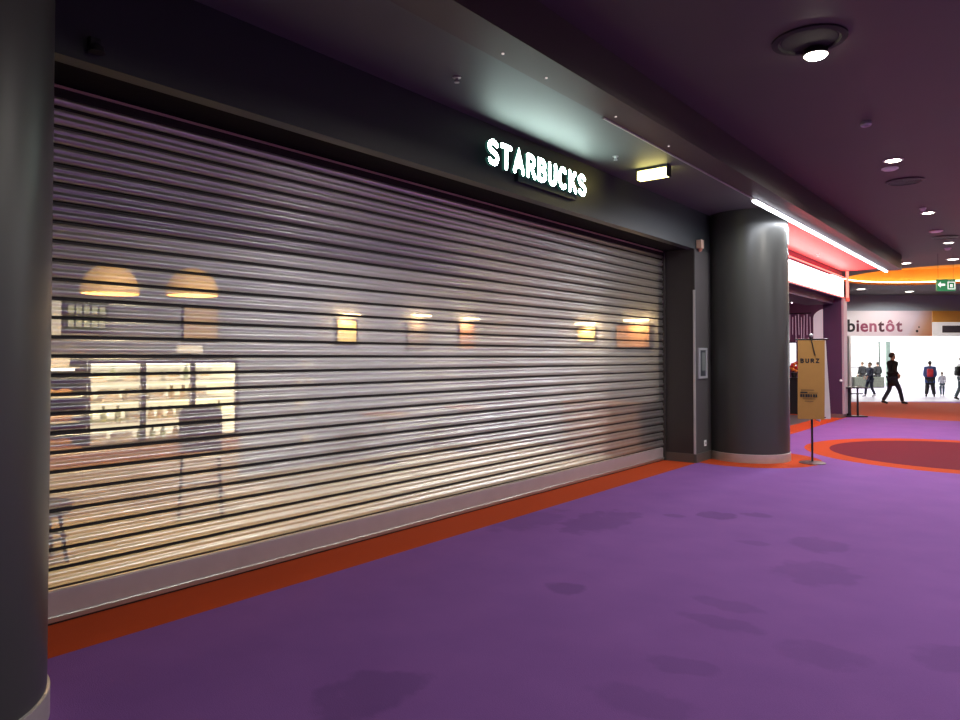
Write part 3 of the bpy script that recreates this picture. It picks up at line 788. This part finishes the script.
# pillar
t = thing('pillar', (-4.45, YP, 0), 'square dark purple pillar at the end of the red-lit shop', 'pillar')
obj('shaft', bx(-.23, .22, 0, .45, .10, 3.148), M['purple'], t)
obj('foot', bx(-.24, .235, -.012, .46, 0, .0995), mat('skirting_brown', (.16, .10, .09), .5), t)
obj('lit_side', bx(.2205, .27, .02, .42, .10, 3.148), mat('lit_side_pink', (.45, .34, .36), .5), t)  # pillar's lit corridor side, put in as a paler pink strip
bm = bmesh.new(); bmesh.ops.create_uvsphere(bm, u_segments=12, v_segments=8, radius=.035); tag(obj('knob', bm, M['white'], t, smooth=True, loc=(.20, -.033, .98)), 'small white round knob')
# hanging red lamp at the corner
t = thing('red_tube_lamp', (-4.08, YP+.0, 3.05), 'red glowing vertical tube lamp at the corner above the purple pillar', 'lamp')
bm = bmesh.new(); tube(bm, (0, 0, .1), (0, 0, .798), .035, 12); obj('tube', bm, M['redneon'], t)
bm = bmesh.new(); lathe_solid(bm, [(.05, .0), (.055, .1), (.04, .1)], n=16); obj('end_cap', bm, M['redpaint'], t)
rl = bpy.data.lights.new('red_neon_light', 'AREA'); rl.shape = 'RECTANGLE'; rl.size = 7.6; rl.size_y = .3; rl.energy = 480; rl.color = (1, .055, .05)
lo = bpy.data.objects.new('red_neon_light', rl); COL.objects.link(lo); lo.location = (.08, -.1, .3); lo.parent = bpy.data.objects['light_sign']
lo.rotation_euler = (R_(138), 0, R_(-90))
# interior
struct('floor_red_shop', bx(-9.0, XS-.001, 12.18, 26, -.1, -.001), mat('shop_dark_floor', (.10, .08, .08), .5))
struct('wall_red_back', bx(-9.1, -9.0, 12.18, 24.0, 0, 3.8), M['purple'])
struct('wall_red_side', bx(-9.0, -5.02, 24.0, 24.1, 0, 3.8), mat('plum_wall', (.20, .07, .15), .6, noise=(2, .2)))
struct('wall_red_near', bx(-9.0, XS-.3, 12.17, 12.27, 0, 3.8), M['purple'])
struct('ceiling_red_shop', bx(-9.1, XW-.9, 12.18, 24.1, 3.6, 3.7), M['soffit'])
t = thing('arched_panel', (-5.47, 23.9, 2.05), 'pale pink panel with a rounded top inside the red-lit shop', 'panel')
bm = bmesh.new(); pts = [(-.2, 0), (.45, 0), (.45, 1.05)]+[(.25-.45*math.sin(a)*1.0, .75+.30*math.cos(a)) for a in [i*PI/2/8 for i in range(9)]]
prism(bm, pts, 'y', 0, .099); obj('panel', bm, M['pinkpanel'], t)
bm = bmesh.new(); prism(bm, [(-.24, -.08), (.5, -.08), (.5, -.002), (-.24, -.002)], 'y', -.08, .07); obj('ledge', bm, M['darkmetal'], t)
t = thing('light_curtain', (-6.1, 23.99, 2.1), 'curtain of pale glowing strands on the plum wall inside the red-lit shop', 'wall decoration')
for k in range(9):
    bm = bmesh.new(); x = -.36+k*.085; zz = .80+.05*math.sin(k*2.1); z0 = .1+.12*math.sin(k*3.7)
    tube(bm, (x, -.02, zz), (x+.015*math.sin(k*5), -.02, z0), .010, 6); obj('strand', bm, M['neonpink'], t)
obj('rail', bx(-.4, .36, -.03, .012, .86, .88), M['darkmetal'], t)
t = thing('fairy_light_string', (-5.9, 22.5, 3.25), 'string of tiny pink fairy lights across the red-lit shop', 'string lights')
bm = bmesh.new(); prev = None
fb = bmesh.new()
for i in range(15):
    x = -.9+i*.125; z = .16*((x)/.9)**2
    if prev: tube(bm, prev, (x, 0, z), .005, 6)
    prev = (x, 0, z)
    if i < 14:
        b2 = bmesh.new(); bmesh.ops.create_icosphere(b2, subdivisions=1, radius=.028, matrix=Matrix.Translation((x, 0, z-.034)))
        obj('bulb', b2, M['fairy'], t)
fb.free()
obj('wire', bm, M['ink'], t)
t = thing('service_counter', (-5.9, 21.6, 0), 'dark counter inside the red-lit shop behind the kraft sign', 'counter')
obj('body', bx(-.7, .55, -.3, .3, 0, .98), M['black'], t); obj('worktop', bx(-.73, .58, -.33, .33, .981, 1.02), M['darkmetal'], t)
t = thing('flower_vase', (-5.62, 21.5, 1.021), 'orange and red flowers in a pot on the dark counter', 'flowers')
bm = bmesh.new(); lathe_solid(bm, [(.06, 0), (.09, .12), (.07, .14)], n=16); obj('pot', bm, M['darkmetal'], t, smooth=True)
for k in range(12):
    bm = bmesh.new(); a = k*2.4; r = .05+.07*(k % 3)/2
    bmesh.ops.create_icosphere(bm, subdivisions=2, radius=.045, matrix=Matrix.Translation((r*math.cos(a), r*math.sin(a), .19+.02*k)))
    obj('bloom', bm, mat('bloom_orange', (.8, .22, .03), .6) if k == 0 else bpy.data.materials['bloom_orange'] if k % 2 == 0 else M['red'], t, smooth=True)
t = thing('upright_light', (-5.95, 22.6, 1.3), 'narrow upright white light panel inside the red-lit shop', 'light')
obj('frame', bx(-.09, .13, .0, .04, 0, .75), M['darkmetal'], t); obj('diffuser', bx(-.07, .11, -.012, -.0005, .03, .72), mat('panel_white', (.8, .8, .85), .5, emit=(.9, .9, 1), es=1.2), t)
bm = bmesh.new(); box(bm, -.01, .04, .02, .035, -1.3, -.001); obj('stand', bm, M['darkmetal'], t)
lo = area('red_shop_lamp', (-6.2, 19.0, 3.55), (0, 0, 0), 1.5, 3, 40, (1, .5, .6))

# ------------------------------------------------------------------ kraft sign on a stand
ax = math.atan2(-2.8, 11.67)*-1   # heading of the stand as seen along the corridor
t = thing('sign_stand', (-2.80, 11.67, 0), 'kraft coloured paper sign hung on a thin black stand beside the round column', 'sign', rz=R_(16))
bm = bmesh.new(); lathe_solid(bm, [(.19, 0), (.19, .008), (.16, .02), (.03, .026)], n=40); obj('base', bm, M['darkmetal'], t, smooth=True)
bm = bmesh.new(); tube(bm, (0, 0, .02), (0, 0, 1.90), .016, 12); obj('pole', bm, M['darkmetal'], t)
bm = bmesh.new(); tube(bm, (-.22, 0, 1.868), (.24, 0, 1.868), .013, 10); obj('crossbar', bm, M['darkmetal'], t)
bm = bmesh.new(); bmesh.ops.create_uvsphere(bm, u_segments=16, v_segments=10, radius=.03, matrix=Matrix.Translation((0, 0, 1.93))); tag(obj('finial', bm, M['alu'], t, smooth=True), 'shiny ball finial')
def sheet(y_top, y_bot, xl0, xr0, xl1, xr1, m, name):
    bm = bmesh.new(); ft = .004; N = 12
    F1, B1 = [], []
    for i in range(N+1):
        s = i/N; z = 1.853-s*1.19
        yy = y_top+(y_bot-y_top)*s-.012*math.sin(PI*s)
        l = xl0+(xl1-xl0)*s; r = xr0+(xr1-xr0)*s
        F1.append([bm.verts.new((l, yy, z)), bm.verts.new((r, yy, z))]); B1.append([bm.verts.new((l, yy+ft, z)), bm.verts.new((r, yy+ft, z))])
    for i in range(N):
        bm.faces.new((F1[i][0], F1[i][1], F1[i+1][1], F1[i+1][0])); bm.faces.new((B1[i][1], B1[i][0], B1[i+1][0], B1[i+1][1]))
        bm.faces.new((F1[i][0], F1[i+1][0], B1[i+1][0], B1[i][0])); bm.faces.new((F1[i+1][1], F1[i][1], B1[i][1], B1[i+1][1]))
    bm.faces.new((F1[0][1], F1[0][0], B1[0][0], B1[0][1])); bm.faces.new((F1[N][0], F1[N][1], B1[N][1], B1[N][0]))
    return obj(name, bm, m, t)
fs = sheet(-.018, -.05, -.185, .185, -.20, .17, M['kraft'], 'front_sheet')
tag(sheet(.014, .10, -.17, .20, -.165, .265, M['paper'], 'back_sheet'), 'paler back sheet flaring out on the right')
def print_text(body, size, x, z, bold, yo=-.068):
    o = text_mesh(body, size, .0008, bold, M['ink'], 'printed_text', t)
    # the sheet leans slightly
    o.rotation_euler = (R_(90), 0, 0); o.location = (x, yo, z); return o
xx = -.15
for ch in 'BURZ':
    o, lw = stroke_letter('printed_text', ch, .075, .075, .018, 0, .001, t, [M['ink']])
    o.rotation_euler = (R_(90), 0, 0); o.location = (xx, -.0375, 1.505); xx += lw+.03
def print_bar(x0, x1, z0, z1, yo):
    obj('printed_line', bx(x0, x1, yo, yo+.001, z0, z1), M['ink'], t)
bm = bmesh.new(); tube(bm, (.0, -.03, 1.86), (.05, -.04, 1.62), .008, 6); obj('tie', bm, M['black'], t)
bm = bmesh.new(); tube(bm, (.06, .03, .66), (.12, .03, .64), .02, 8); tag(obj('clip', bm, M['white'], t), 'white clip at the bottom')
bm = bmesh.new(); tube(bm, (-.17, .01, .69), (.19, .01, .69), .010, 8); obj('lower_bar', bm, M['darkmetal'], t)
for (x0, x1, z0, z1) in ((-.15, .03, 1.098, 1.106), (-.16, -.06, 1.055, 1.075), (-.04, .08, 1.055, 1.062), (-.13, .05, .965, .972), (-.10, .02, .93, .936)):
    print_bar(x0, x1, z0, z1, -.060)
print_text('BONJOUR', .062, -.16, .995, .0035, -.061) if False else None
for k, wdt in enumerate((.028, .024, .03, .026, .02, .028, .022)):
    print_bar(-.16+k*.035, -.16+k*.035+wdt, .995, 1.04, -.060)

# ------------------------------------------------------------------ folding table by the pillar
t = thing('folding_table', (-4.14, 21.36, 0), 'dark narrow table beside the purple pillar', 'table', rz=TH)
obj('tabletop', bx(-.35, .35, -.3, .3, .765, .80, bev=.006), M['darkmetal'], t)
bm = bmesh.new(); tube(bm, (-.06, 0, .03), (-.06, 0, .765), .055, 12); obj('post', bm, M['darkmetal'], t)
for s in (-.26, .16):
    bm = bmesh.new(); box(bm, s-.018, s+.018, -.05, -.01, .03, .765); obj('leg', bm, M['darkmetal'], t)
obj('foot_rail', bx(-.32, .34, -.2, -.14+.3, 0, .03), M['darkmetal'], t)
obj('upper_rail', bx(-.32, .30, -.045, -.015, .60, .63), M['darkmetal'], t)

# ------------------------------------------------------------------ far end: bulkhead wall, banner, exit sign
def Rz(o, u, w, z): o.location = W(u, w, z); o.rotation_euler = (0, 0, TH); return o
WB = 28.5
o = struct('wall_far_upper', bx(-6, 9, 0, .2, 0, HC-3.26+.6), M['bulk']); Rz(o, 15.0, WB, 3.42)
# banner
t = thing('banner', (0, 0, 0), 'white and pink banner reading bientôt across the top of the bright opening', 'banner'); Rz(t, 14.45, WB-.12, 2.42)
def banner_mat():
    m = bpy.data.materials.new('banner_print'); m.use_nodes = True
    nt = m.node_tree; b = nt.nodes['Principled BSDF']; L = nt.links.new
    b.inputs['Roughness'].default_value = .6
    tc = nt.nodes.new('ShaderNodeTexCoord'); mp = nt.nodes.new('ShaderNodeMapping')
    sp = nt.nodes.new('ShaderNodeSeparateXYZ'); L(tc.outputs['Object'], sp.inputs[0])
    a = nt.nodes.new('ShaderNodeMath'); a.operation = 'MULTIPLY_ADD'; L(sp.outputs[2], a.inputs[0]); a.inputs[1].default_value = -.55; L(sp.outputs[0], a.inputs[2])
    cr = nt.nodes.new('ShaderNodeValToRGB'); e = cr.color_ramp.elements
    mr = nt.nodes.new('ShaderNodeMapRange'); L(a.outputs[0], mr.inputs[0]); mr.inputs[1].default_value = -.6; mr.inputs[2].default_value = 3.5
    L(mr.outputs[0], cr.inputs[0])
    e[0].position = 0; e[0].color = (.92, .92, .95, 1); e[1].position = 1; e[1].color = (.80, .30, .10, 1)
    x = e.new(.45); x.color = (.88, .76, .83, 1); x = e.new(.72); x.color = (.82, .70, .78, 1); x = e.new(.86); x.color = (.80, .45, .28, 1)
    L(cr.outputs[0], b.inputs['Base Color'])
    return m
Lb = 3.38
obj('cloth', bx(0, Lb, 0, .03, 0, 1.0), banner_mat(), t)
cols = [(.02, .02, .025), (.12, .02, .05), (.32, .07, .14), (.42, .12, .2), (.10, .03, .05), (.40, .12, .20), (.30, .10, .16)]
x = .04
for ch, c in zip('bientôt', cols):
    o = text_mesh(ch, .67, .004, .016, mat('banner_ink', c, .7), 'letter', t)
    xs = [v.co.x for v in o.data.vertices]; x0, x1 = min(xs), max(xs)
    for v in o.data.vertices: v.co.x -= x0
    o.rotation_euler = (R_(90), 0, 0); o.location = (x, -.005, .19); x += (x1-x0)+.05
for (dx, dz, r) in ((2.78, .20, .05), (2.86, .36, .03)):
    bm = bmesh.new(); lathe_solid(bm, [(r, 0), (r, .004)], n=16); obj('dot', bm, M['ink'], t, loc=(dx, -.005, dz), rot=(R_(90), 0, 0))
# orange panel and white box with dark inset on the right
t = thing('orange_wall_panel', (0, 0, 0), 'orange wall panel to the right of the banner', 'panel'); Rz(t, 14.45+Lb+.02, WB-.12, 2.98)
obj('panel', bx(0, 3.0, 0, .1, 0, .44), M['orange'], t)
t = thing('screen_box', (0, 0, 0), 'white box with a dark inset under the orange panel', 'screen'); Rz(t, 14.45+Lb+.02, WB-.12, 2.42)
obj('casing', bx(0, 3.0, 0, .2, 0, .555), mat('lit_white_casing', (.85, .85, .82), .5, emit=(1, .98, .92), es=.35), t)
obj('inset', bx(.38, 2.9, -.012, -.0005, .14, .42), mat('inset_dark', (.10, .09, .10), .4), t)

# exit sign
t = thing('exit_sign', (0, 0, 0), 'green exit sign with a white left arrow and pictogram hanging from the ceiling', 'sign'); Rz(t, 11.03, 17.0, 3.16)
obj('plate', bx(-.225, .225, 0, .04, .0, .28, bev=.004), M['exitgreen'], t)
bm = bmesh.new(); prism(bm, [(-.205, .15), (-.135, .22), (-.135, .175), (-.03, .175), (-.03, .125), (-.135, .125), (-.135, .08)], 'y', -.006, -.0005); tag(obj('arrow', bm, M['exitwhite'], t), 'white arrow pointing left')
bm = bmesh.new()
for a in ((.03, .05, .04, .22), (.19, .21, .04, .22), (.05, .19, .20, .22), (.05, .19, .04, .06), (.09, .15, .09, .16)): box(bm, a[0], a[1], -.006, -.0005, a[2], a[3])
for xx in (.06, .13, .20): lathe_solid(bm, [(.018, 0), (.018, .001)], (xx, -.003, .25), 10)
obj('pictogram', bm, M['exitwhite'], t)
for s in (-.18, .18):
    bm = bmesh.new(); tube(bm, (s, .02, .28), (s, .02, HC-3.16), .003, 6); obj('hanging_wire', bm, M['darkmetal'], t)

# ------------------------------------------------------------------ bright hall beyond
o = struct('floor_hall', bx(-7, 10, 0, 24, -.1, 0), M['tile']); Rz(o, 15.0, WEND, 0)
o = struct('wall_hall_back', bx(-7, 10, 0, .2, 0, 6), M['hallwhite']); Rz(o, 15.0, 46.5, 0)
o = struct('wall_hall_left', bx(-.2, 0, 0, 18, 0, 6), M['hallwhite']); Rz(o, 14.4, WB+.25, 0)
o = struct('wall_hall_right', bx(0, .2, 0, 18, 0, 6), M['hallwhite']); Rz(o, 24.8, WB+.25, 0)
o = struct('ceiling_hall', bx(-7, 10, 0, 18.2, 0, .1), M['hallwhite']); Rz(o, 15.0, WB+.21, 6.0)
o = struct('trim_2', bx(-.08, .0, -.05, .1, 0, 2.42), M['white']); Rz(o, 14.62, WB-.1, 0)
o = struct('wall_far_left', bx(-6, -.09, -.05, .15, 0, 3.42), M['wallgrey']); Rz(o, 14.62, WB, 0)
for u in (17.0, 21.5):
    for w in (33.0, 40.0):
        tp = thing('hall_light_panel', (0, 0, 0), 'large ceiling light of the bright hall beyond the opening', 'ceiling light', 'light panels in the hall'); Rz(tp, u, w, 6.0)
        obj('frame', bx(-1.5, 1.5, -2, 2, -.06, 0), M['white'], tp)
        obj('diffuser', bx(-1.4, 1.4, -1.9, 1.9, -.075, -.0605), emat('hall_panel_glow', (1, 1, .97), 6), tp)
        lo = area('hall_lamp', (0, 0, -.1), (0, 0, 0), 2.8, 3.8, 750, (.97, 1, .96)); lo.parent = tp
# stone planter / low wall, glass screen
t = thing('stone_bench', (0, 0, 0), 'long grey-green speckled stone bench in the bright hall', 'bench'); Rz(t, 20.3, 37.5, 0)
obj('block', bx(-.80, .75, 0, .5, 0, .56, bev=.02), M['stone'], t)
obj('plinth', bx(-1.25, -.83, .05, .45, 0, .56, bev=.01), mat('dark_stone', (.035, .033, .03), .6, noise=(12, .4)), t)
t = thing('glass_screen', (0, 0, 0), 'pale glass screen with grey posts behind the stone bench', 'screen'); Rz(t, 20.3, 38.9, 0)
obj('pane', bx(1.29, 1.64, 0, .012, .05, 2.4), M['glass'], t)
obj('post', bx(1.65, 1.86, -.03, .04, 0, 2.4), mat('post_greygreen', (.14, .19, .165), .5), t)
obj('post', bx(1.25, 1.285, -.03, .04, 0, 2.4), M['darkmetal'], t)
obj('post', bx(-.5, -.46, -.03, .04, 0, 2.9), M['alu'], t)
obj('rail', bx(.7, 1.86, -.03, .04, 2.4005, 2.44), mat('rail_greygreen', (.14, .19, .165), .5), t); obj('rail', bx(-.455, 1.24, -.02, .02, 1.0, 1.04), M['darkmetal'], t); obj('rail', bx(-.455, 1.24, -.02, .02, .75, .775), M['alu'], t)

# ------------------------------------------------------------------ people
def skin_mesh(name, verts, edges, radii, m, parent, sub=2, root=0):
    me = bpy.data.meshes.new(name); me.from_pydata([Vector(v) for v in verts], edges, [])
    o = bpy.data.objects.new(name, me); COL.objects.link(o)
    md = o.modifiers.new('s', 'SKIN'); md.use_smooth_shade = True
    for i, r in enumerate(radii):
        rr = r if isinstance(r, tuple) else (r, r)
        me.skin_vertices[0].data[i].radius = rr
        me.skin_vertices[0].data[i].use_root = (i == root)
    ss = o.modifiers.new('u', 'SUBSURF'); ss.levels = sub; ss.render_levels = sub
    dg = bpy.context.evaluated_depsgraph_get(); dg.update()
    nm = bpy.data.meshes.new_from_object(o.evaluated_get(dg)); nm.name = name
    bpy.data.objects.remove(o)
    nm.materials.clear(); nm.materials.append(m)
    for p in nm.polygons: p.use_smooth = True
    r = bpy.data.objects.new(name, nm); COL.objects.link(r); r.parent = parent
    return r
def person(label, u, w, heading, H, stride, top, legs, shoe, hair, coat=False, armbend=.2, long_hair=False, seated=False, bag=None, group=None, seat_h=.66, legsplay=0, bulk=1.0):
    """faces +Y locally; heading turns it. stride: forward distance between the feet"""
    t = thing('person', (0, 0, 0), label, 'person', group); Rz(t, u, w, 0); t.rotation_euler = (0, 0, TH+heading)
    k = H/1.75
    zp = .93 if not seated else seat_h/k+.10
    V = {}
    V['pel'] = (0, 0, zp); V['waist'] = (0, .01, zp+.14); V['chest'] = (0, .02, zp+.36); V['nb'] = (0, .0, zp+.535)
    V['neck'] = (0, .012, zp+.60); V['jaw'] = (0, .03, zp+.665); V['head'] = (0, .012, zp+.735); V['crown'] = (0, .0, zp+.80)
    V['nose'] = (0, .125, zp+.695)
    s = stride/2
    for sd, nm, dirn in ((1, 'R', 1), (-1, 'L', -1)):
        V['sh'+nm] = (sd*.17, 0, zp+.50)
        V['el'+nm] = (sd*.225, -dirn*s*.25-.02, zp+.22)
        V['wr'+nm] = (sd*.225, -dirn*s*.45+armbend*.6, zp-.005+armbend*.35)
        V['ha'+nm] = (sd*.22, V['wr'+nm][1]+.03, V['wr'+nm][2]-.075)
        V['hip'+nm] = (sd*.09, 0, zp-.05)
        if seated:
            V['kn'+nm] = (sd*.11, .42, zp-.04); V['an'+nm] = (sd*.11, .44, .09); V['to'+nm] = (sd*.11, .60, .035)
        else:
            bend = .05 if dirn > 0 else .10
            V['kn'+nm] = (sd*(.095+legsplay*.3), dirn*s*.5+bend, .49)
            V['an'+nm] = (sd*(.09+legsplay), dirn*s, .085 if dirn > 0 else .11); V['to'+nm] = (sd*(.095+legsplay), dirn*s+.155, .032)
        hd = V['ha'+nm]; wr = V['wr'+nm]
        for fi, (ox, ln) in enumerate(((-.027, .07), (-.009, .08), (.009, .075), (.027, .06))):
            V[f'f{fi}a{nm}'] = (hd[0]+.0, hd[1]+ox, hd[2]-.02); V[f'f{fi}b{nm}'] = (hd[0]-sd*.008, hd[1]+ox, hd[2]-.02-ln*.5); V[f'f{fi}c{nm}'] = (hd[0]-sd*.02, hd[1]+ox, hd[2]-.02-ln)
        V['tha'+nm] = (hd[0]-sd*.005, hd[1]+.035, hd[2]+.03); V['thb'+nm] = (hd[0]-sd*.015, hd[1]+.055, hd[2]-.01)
    names = list(V); idx = {n_: i for i, n_ in enumerate(names)}
    E = [('pel', 'waist'), ('waist', 'chest'), ('chest', 'nb'), ('nb', 'neck'), ('neck', 'jaw'), ('jaw', 'head'), ('head', 'crown'), ('jaw', 'nose')]
    for n_ in 'RL':
        E += [('nb', 'sh'+n_), ('sh'+n_, 'el'+n_), ('el'+n_, 'wr'+n_), ('wr'+n_, 'ha'+n_), ('pel', 'hip'+n_), ('hip'+n_, 'kn'+n_), ('kn'+n_, 'an'+n_), ('an'+n_, 'to'+n_), ('wr'+n_, 'tha'+n_), ('tha'+n_, 'thb'+n_)]
        for fi in range(4): E += [('ha'+n_, f'f{fi}a{n_}'), (f'f{fi}a{n_}', f'f{fi}b{n_}'), (f'f{fi}b{n_}', f'f{fi}c{n_}')]
    rad = {'pel': (.13, .10), 'waist': (.12, .09), 'chest': (.14, .10), 'nb': (.09, .07), 'neck': .05, 'jaw': (.062, .07), 'head': (.08, .092), 'crown': (.05, .06), 'nose': .012}
    def rd(n_):
        if n_ in rad: return rad[n_]
        for p, r in (('sh', .062), ('el', .043), ('wr', .028), ('ha', (.018, .036)), ('hip', .088), ('kn', .058), ('an', .04), ('to', .034), ('th', .009), ('f', .008)):
            if n_.startswith(p): return r
    sc = lambda v: (v[0]*k, v[1]*k, v[2]*k if not seated else v[2]*k)
    rs = lambda r, f=1: (r[0]*k*f, r[1]*k*f) if isinstance(r, tuple) else r*k*f
    skin_mesh('body', [sc(V[n_]) for n_ in names], [(idx[a], idx[b]) for a, b in E], [rs(rd(n_)) for n_ in names], M['skin'], t, 1)
    # top garment
    N = ['pel', 'waist', 'chest', 'nb', 'shR', 'elR', 'shL', 'elL', 'cuffR', 'cuffL', 'hem', 'kollar']
    V['kollar'] = (0, 0, zp+.595)
    lerp = lambda a, b, q: tuple(a[i]+(b[i]-a[i])*q for i in range(3))
    V['cuffR'] = lerp(V['elR'], V['wrR'], .92); V['cuffL'] = lerp(V['elL'], V['wrL'], .92)
    V['hem'] = (0, 0.01, zp-(.33 if coat else .10)) if not seated else (0, .03, zp-.06)
    E2 = [('hem', 'pel'), ('pel', 'waist'), ('waist', 'chest'), ('chest', 'nb'), ('nb', 'kollar'), ('nb', 'shR'), ('shR', 'elR'), ('elR', 'cuffR'), ('nb', 'shL'), ('shL', 'elL'), ('elL', 'cuffL')]
    r2 = {'pel': (.17, .13), 'waist': (.155, .12), 'chest': (.175, .125), 'nb': (.12, .095), 'kollar': (.07, .07), 'hem': (.19, .15) if coat else (.165, .125)}
    i2 = {n_: i for i, n_ in enumerate(N)}
    skin_mesh('coat' if coat else 'jacket', [sc(V[n_]) for n_ in N], [(i2[a], i2[b]) for a, b in E2],
              [rs(r2[n_], bulk) if n_ in r2 else rs({'s': .082, 'e': .064, 'c': .05}[n_[0]], bulk) for n_ in N], top, t, 2)
    N = ['pel', 'hipR', 'knR', 'ancR', 'hipL', 'knL', 'ancL']
    V['ancR'] = lerp(V['knR'], V['anR'], 1.0); V['ancL'] = lerp(V['knL'], V['anL'], 1.0)
    i3 = {n_: i for i, n_ in enumerate(N)}
    skin_mesh('trousers', [sc(V[n_]) for n_ in N], [(i3[a], i3[b]) for a, b in [('pel', 'hipR'), ('hipR', 'knR'), ('knR', 'ancR'), ('pel', 'hipL'), ('hipL', 'knL'), ('knL', 'ancL')]],
              [rs(r, bulk) for r in ((.14, .11), .105, .075, .062, .105, .075, .062)], legs, t, 2)
    for n_ in 'RL':
        a = V['an'+n_]; b = V['to'+n_]
        skin_mesh('shoe', [sc((a[0], a[1]-.05, a[2]-.03)), sc((a[0], a[1]+.02, a[2]-.02)), sc((b[0], b[1], b[2]+.005)), sc((b[0], b[1]+.03, b[2]+.002))], [(0, 1), (1, 2), (2, 3)], [rs(.046), rs(.05), rs(.04), rs(.03)], shoe, t, 2)
    bm = bmesh.new(); bmesh.ops.create_uvsphere(bm, u_segments=20, v_segments=14, radius=1)
    for v in bm.verts:
        c = v.co
        c.x *= .088; c.y *= .108; c.z *= .118
        if c.z < .03 and c.y > -.02: c.z = .03+(c.z-.03)*.1       # hairline above the brow
        elif c.z < -.06: c.z = -.06+(c.z+.06)*(.3 if not long_hair else 1.8)
        c.x *= k; c.y *= k; c.z *= k
    ho = obj('hair', bm, hair, t, smooth=True, loc=(0, -.008*k, (zp+.745)*k))
    if bag:
        bm = bmesh.new(); box(bm, -.13*k, .13*k, -.27*k, -.13*k, (zp+.06)*k, (zp+.46)*k, bev=.04*k); b = obj('backpack', bm, bag, t, smooth=True)
        bm = bmesh.new(); box(bm, -.09*k, .09*k, -.31*k, -.265*k, (zp+.09)*k, (zp+.27)*k, bev=.02*k); obj('pocket', bm, bag, b, smooth=True)
        bm = bmesh.new()
        for s_ in (-1, 1): 
            tube(bm, (s_*.09*k, -.14*k, (zp+.45)*k), (s_*.10*k, .14*k, (zp+.40)*k), .016*k, 8); tube(bm, (s_*.10*k, .14*k, (zp+.40)*k), (s_*.12*k, -.13*k, (zp+.12)*k), .014*k, 8)
        obj('strap', bm, bag, b)
    return t
person('person in a black coat walking to the right past the bright opening', 14.05, 24.55, R_(-85), 1.72, .60, M['coat'], M['navy'], M['black'], M['hair'], coat=True, armbend=.35)
person('person in dark clothes walking just behind the one in the black coat', 15.75, 28.2+.9, R_(100), 1.36, .42, M['navy'], M['navy'], M['palecloth'], M['hairbrown'], armbend=.4)
person('person in a blue jacket with a red backpack seen from behind', 18.05, 28.9, R_(-30), 1.42, .16, M['blue'], M['greytrouser'], M['greytrouser'], M['hair'], bag=M['red'], legsplay=.08, bulk=1.4)
person('child in pale clothes beside the person with the red backpack', 18.85, 29.4, R_(-25), .98, .2, M['palecloth'], M['teal'], M['palecloth'], M['hairbrown'])
person('person in a white and dark top cut off by the right edge of the photo', 17.95+.05, 26.9, R_(-80), 1.58, .5, M['palecloth'], M['teal'], M['black'], M['hair'], armbend=.2, bag=M['black'])
person('person in black sitting on the stone bench, left one', 20.05, 37.78, R_(0), 1.45, 0, M['coat'], M['coat'], M['black'], M['hairbrown'], seated=True, seat_h=.56)
person('person in black sitting on the stone bench, right one', 20.85, 37.78, R_(0), 1.45, 0, M['coat'], M['coat'], M['black'], M['hair'], seated=True, seat_h=.56)

# ------------------------------------------------------------------ unseen sides of the corridor (close the room)
struct('wall_right', bx(XR, XR+.1, YBACK, 34, 0, HC), M['wallpurple'])
struct('wall_behind', bx(XS-.3, XR, YBACK-.1, YBACK, 0, HC), M['wallpurple'])

# ------------------------------------------------------------------ world, camera, view
w = bpy.data.worlds.new('World'); S.world = w; w.use_nodes = True
w.node_tree.nodes['Background'].inputs[0].default_value = (.5, .45, .6, 1)
w.node_tree.nodes['Background'].inputs[1].default_value = .02
cd = bpy.data.cameras.new('Camera'); cam = bpy.data.objects.new('Camera', cd); COL.objects.link(cam)
cd.sensor_width = 36; cd.lens = 27; cd.clip_end = 200; cd.clip_start = .05
pp = .02
cam.location = (0, 0, 1.6); cam.rotation_euler = (PI/2+pp, 0, TH)
cd.shift_y = -((360-357)+720*math.tan(pp))/960
S.camera = cam
S.view_settings.view_transform = 'Standard'; S.view_settings.look = 'None'
S.view_settings.exposure = -0.22; S.view_settings.gamma = 1.0
try: S.view_settings.use_curve_mapping = False
except Exception: pass
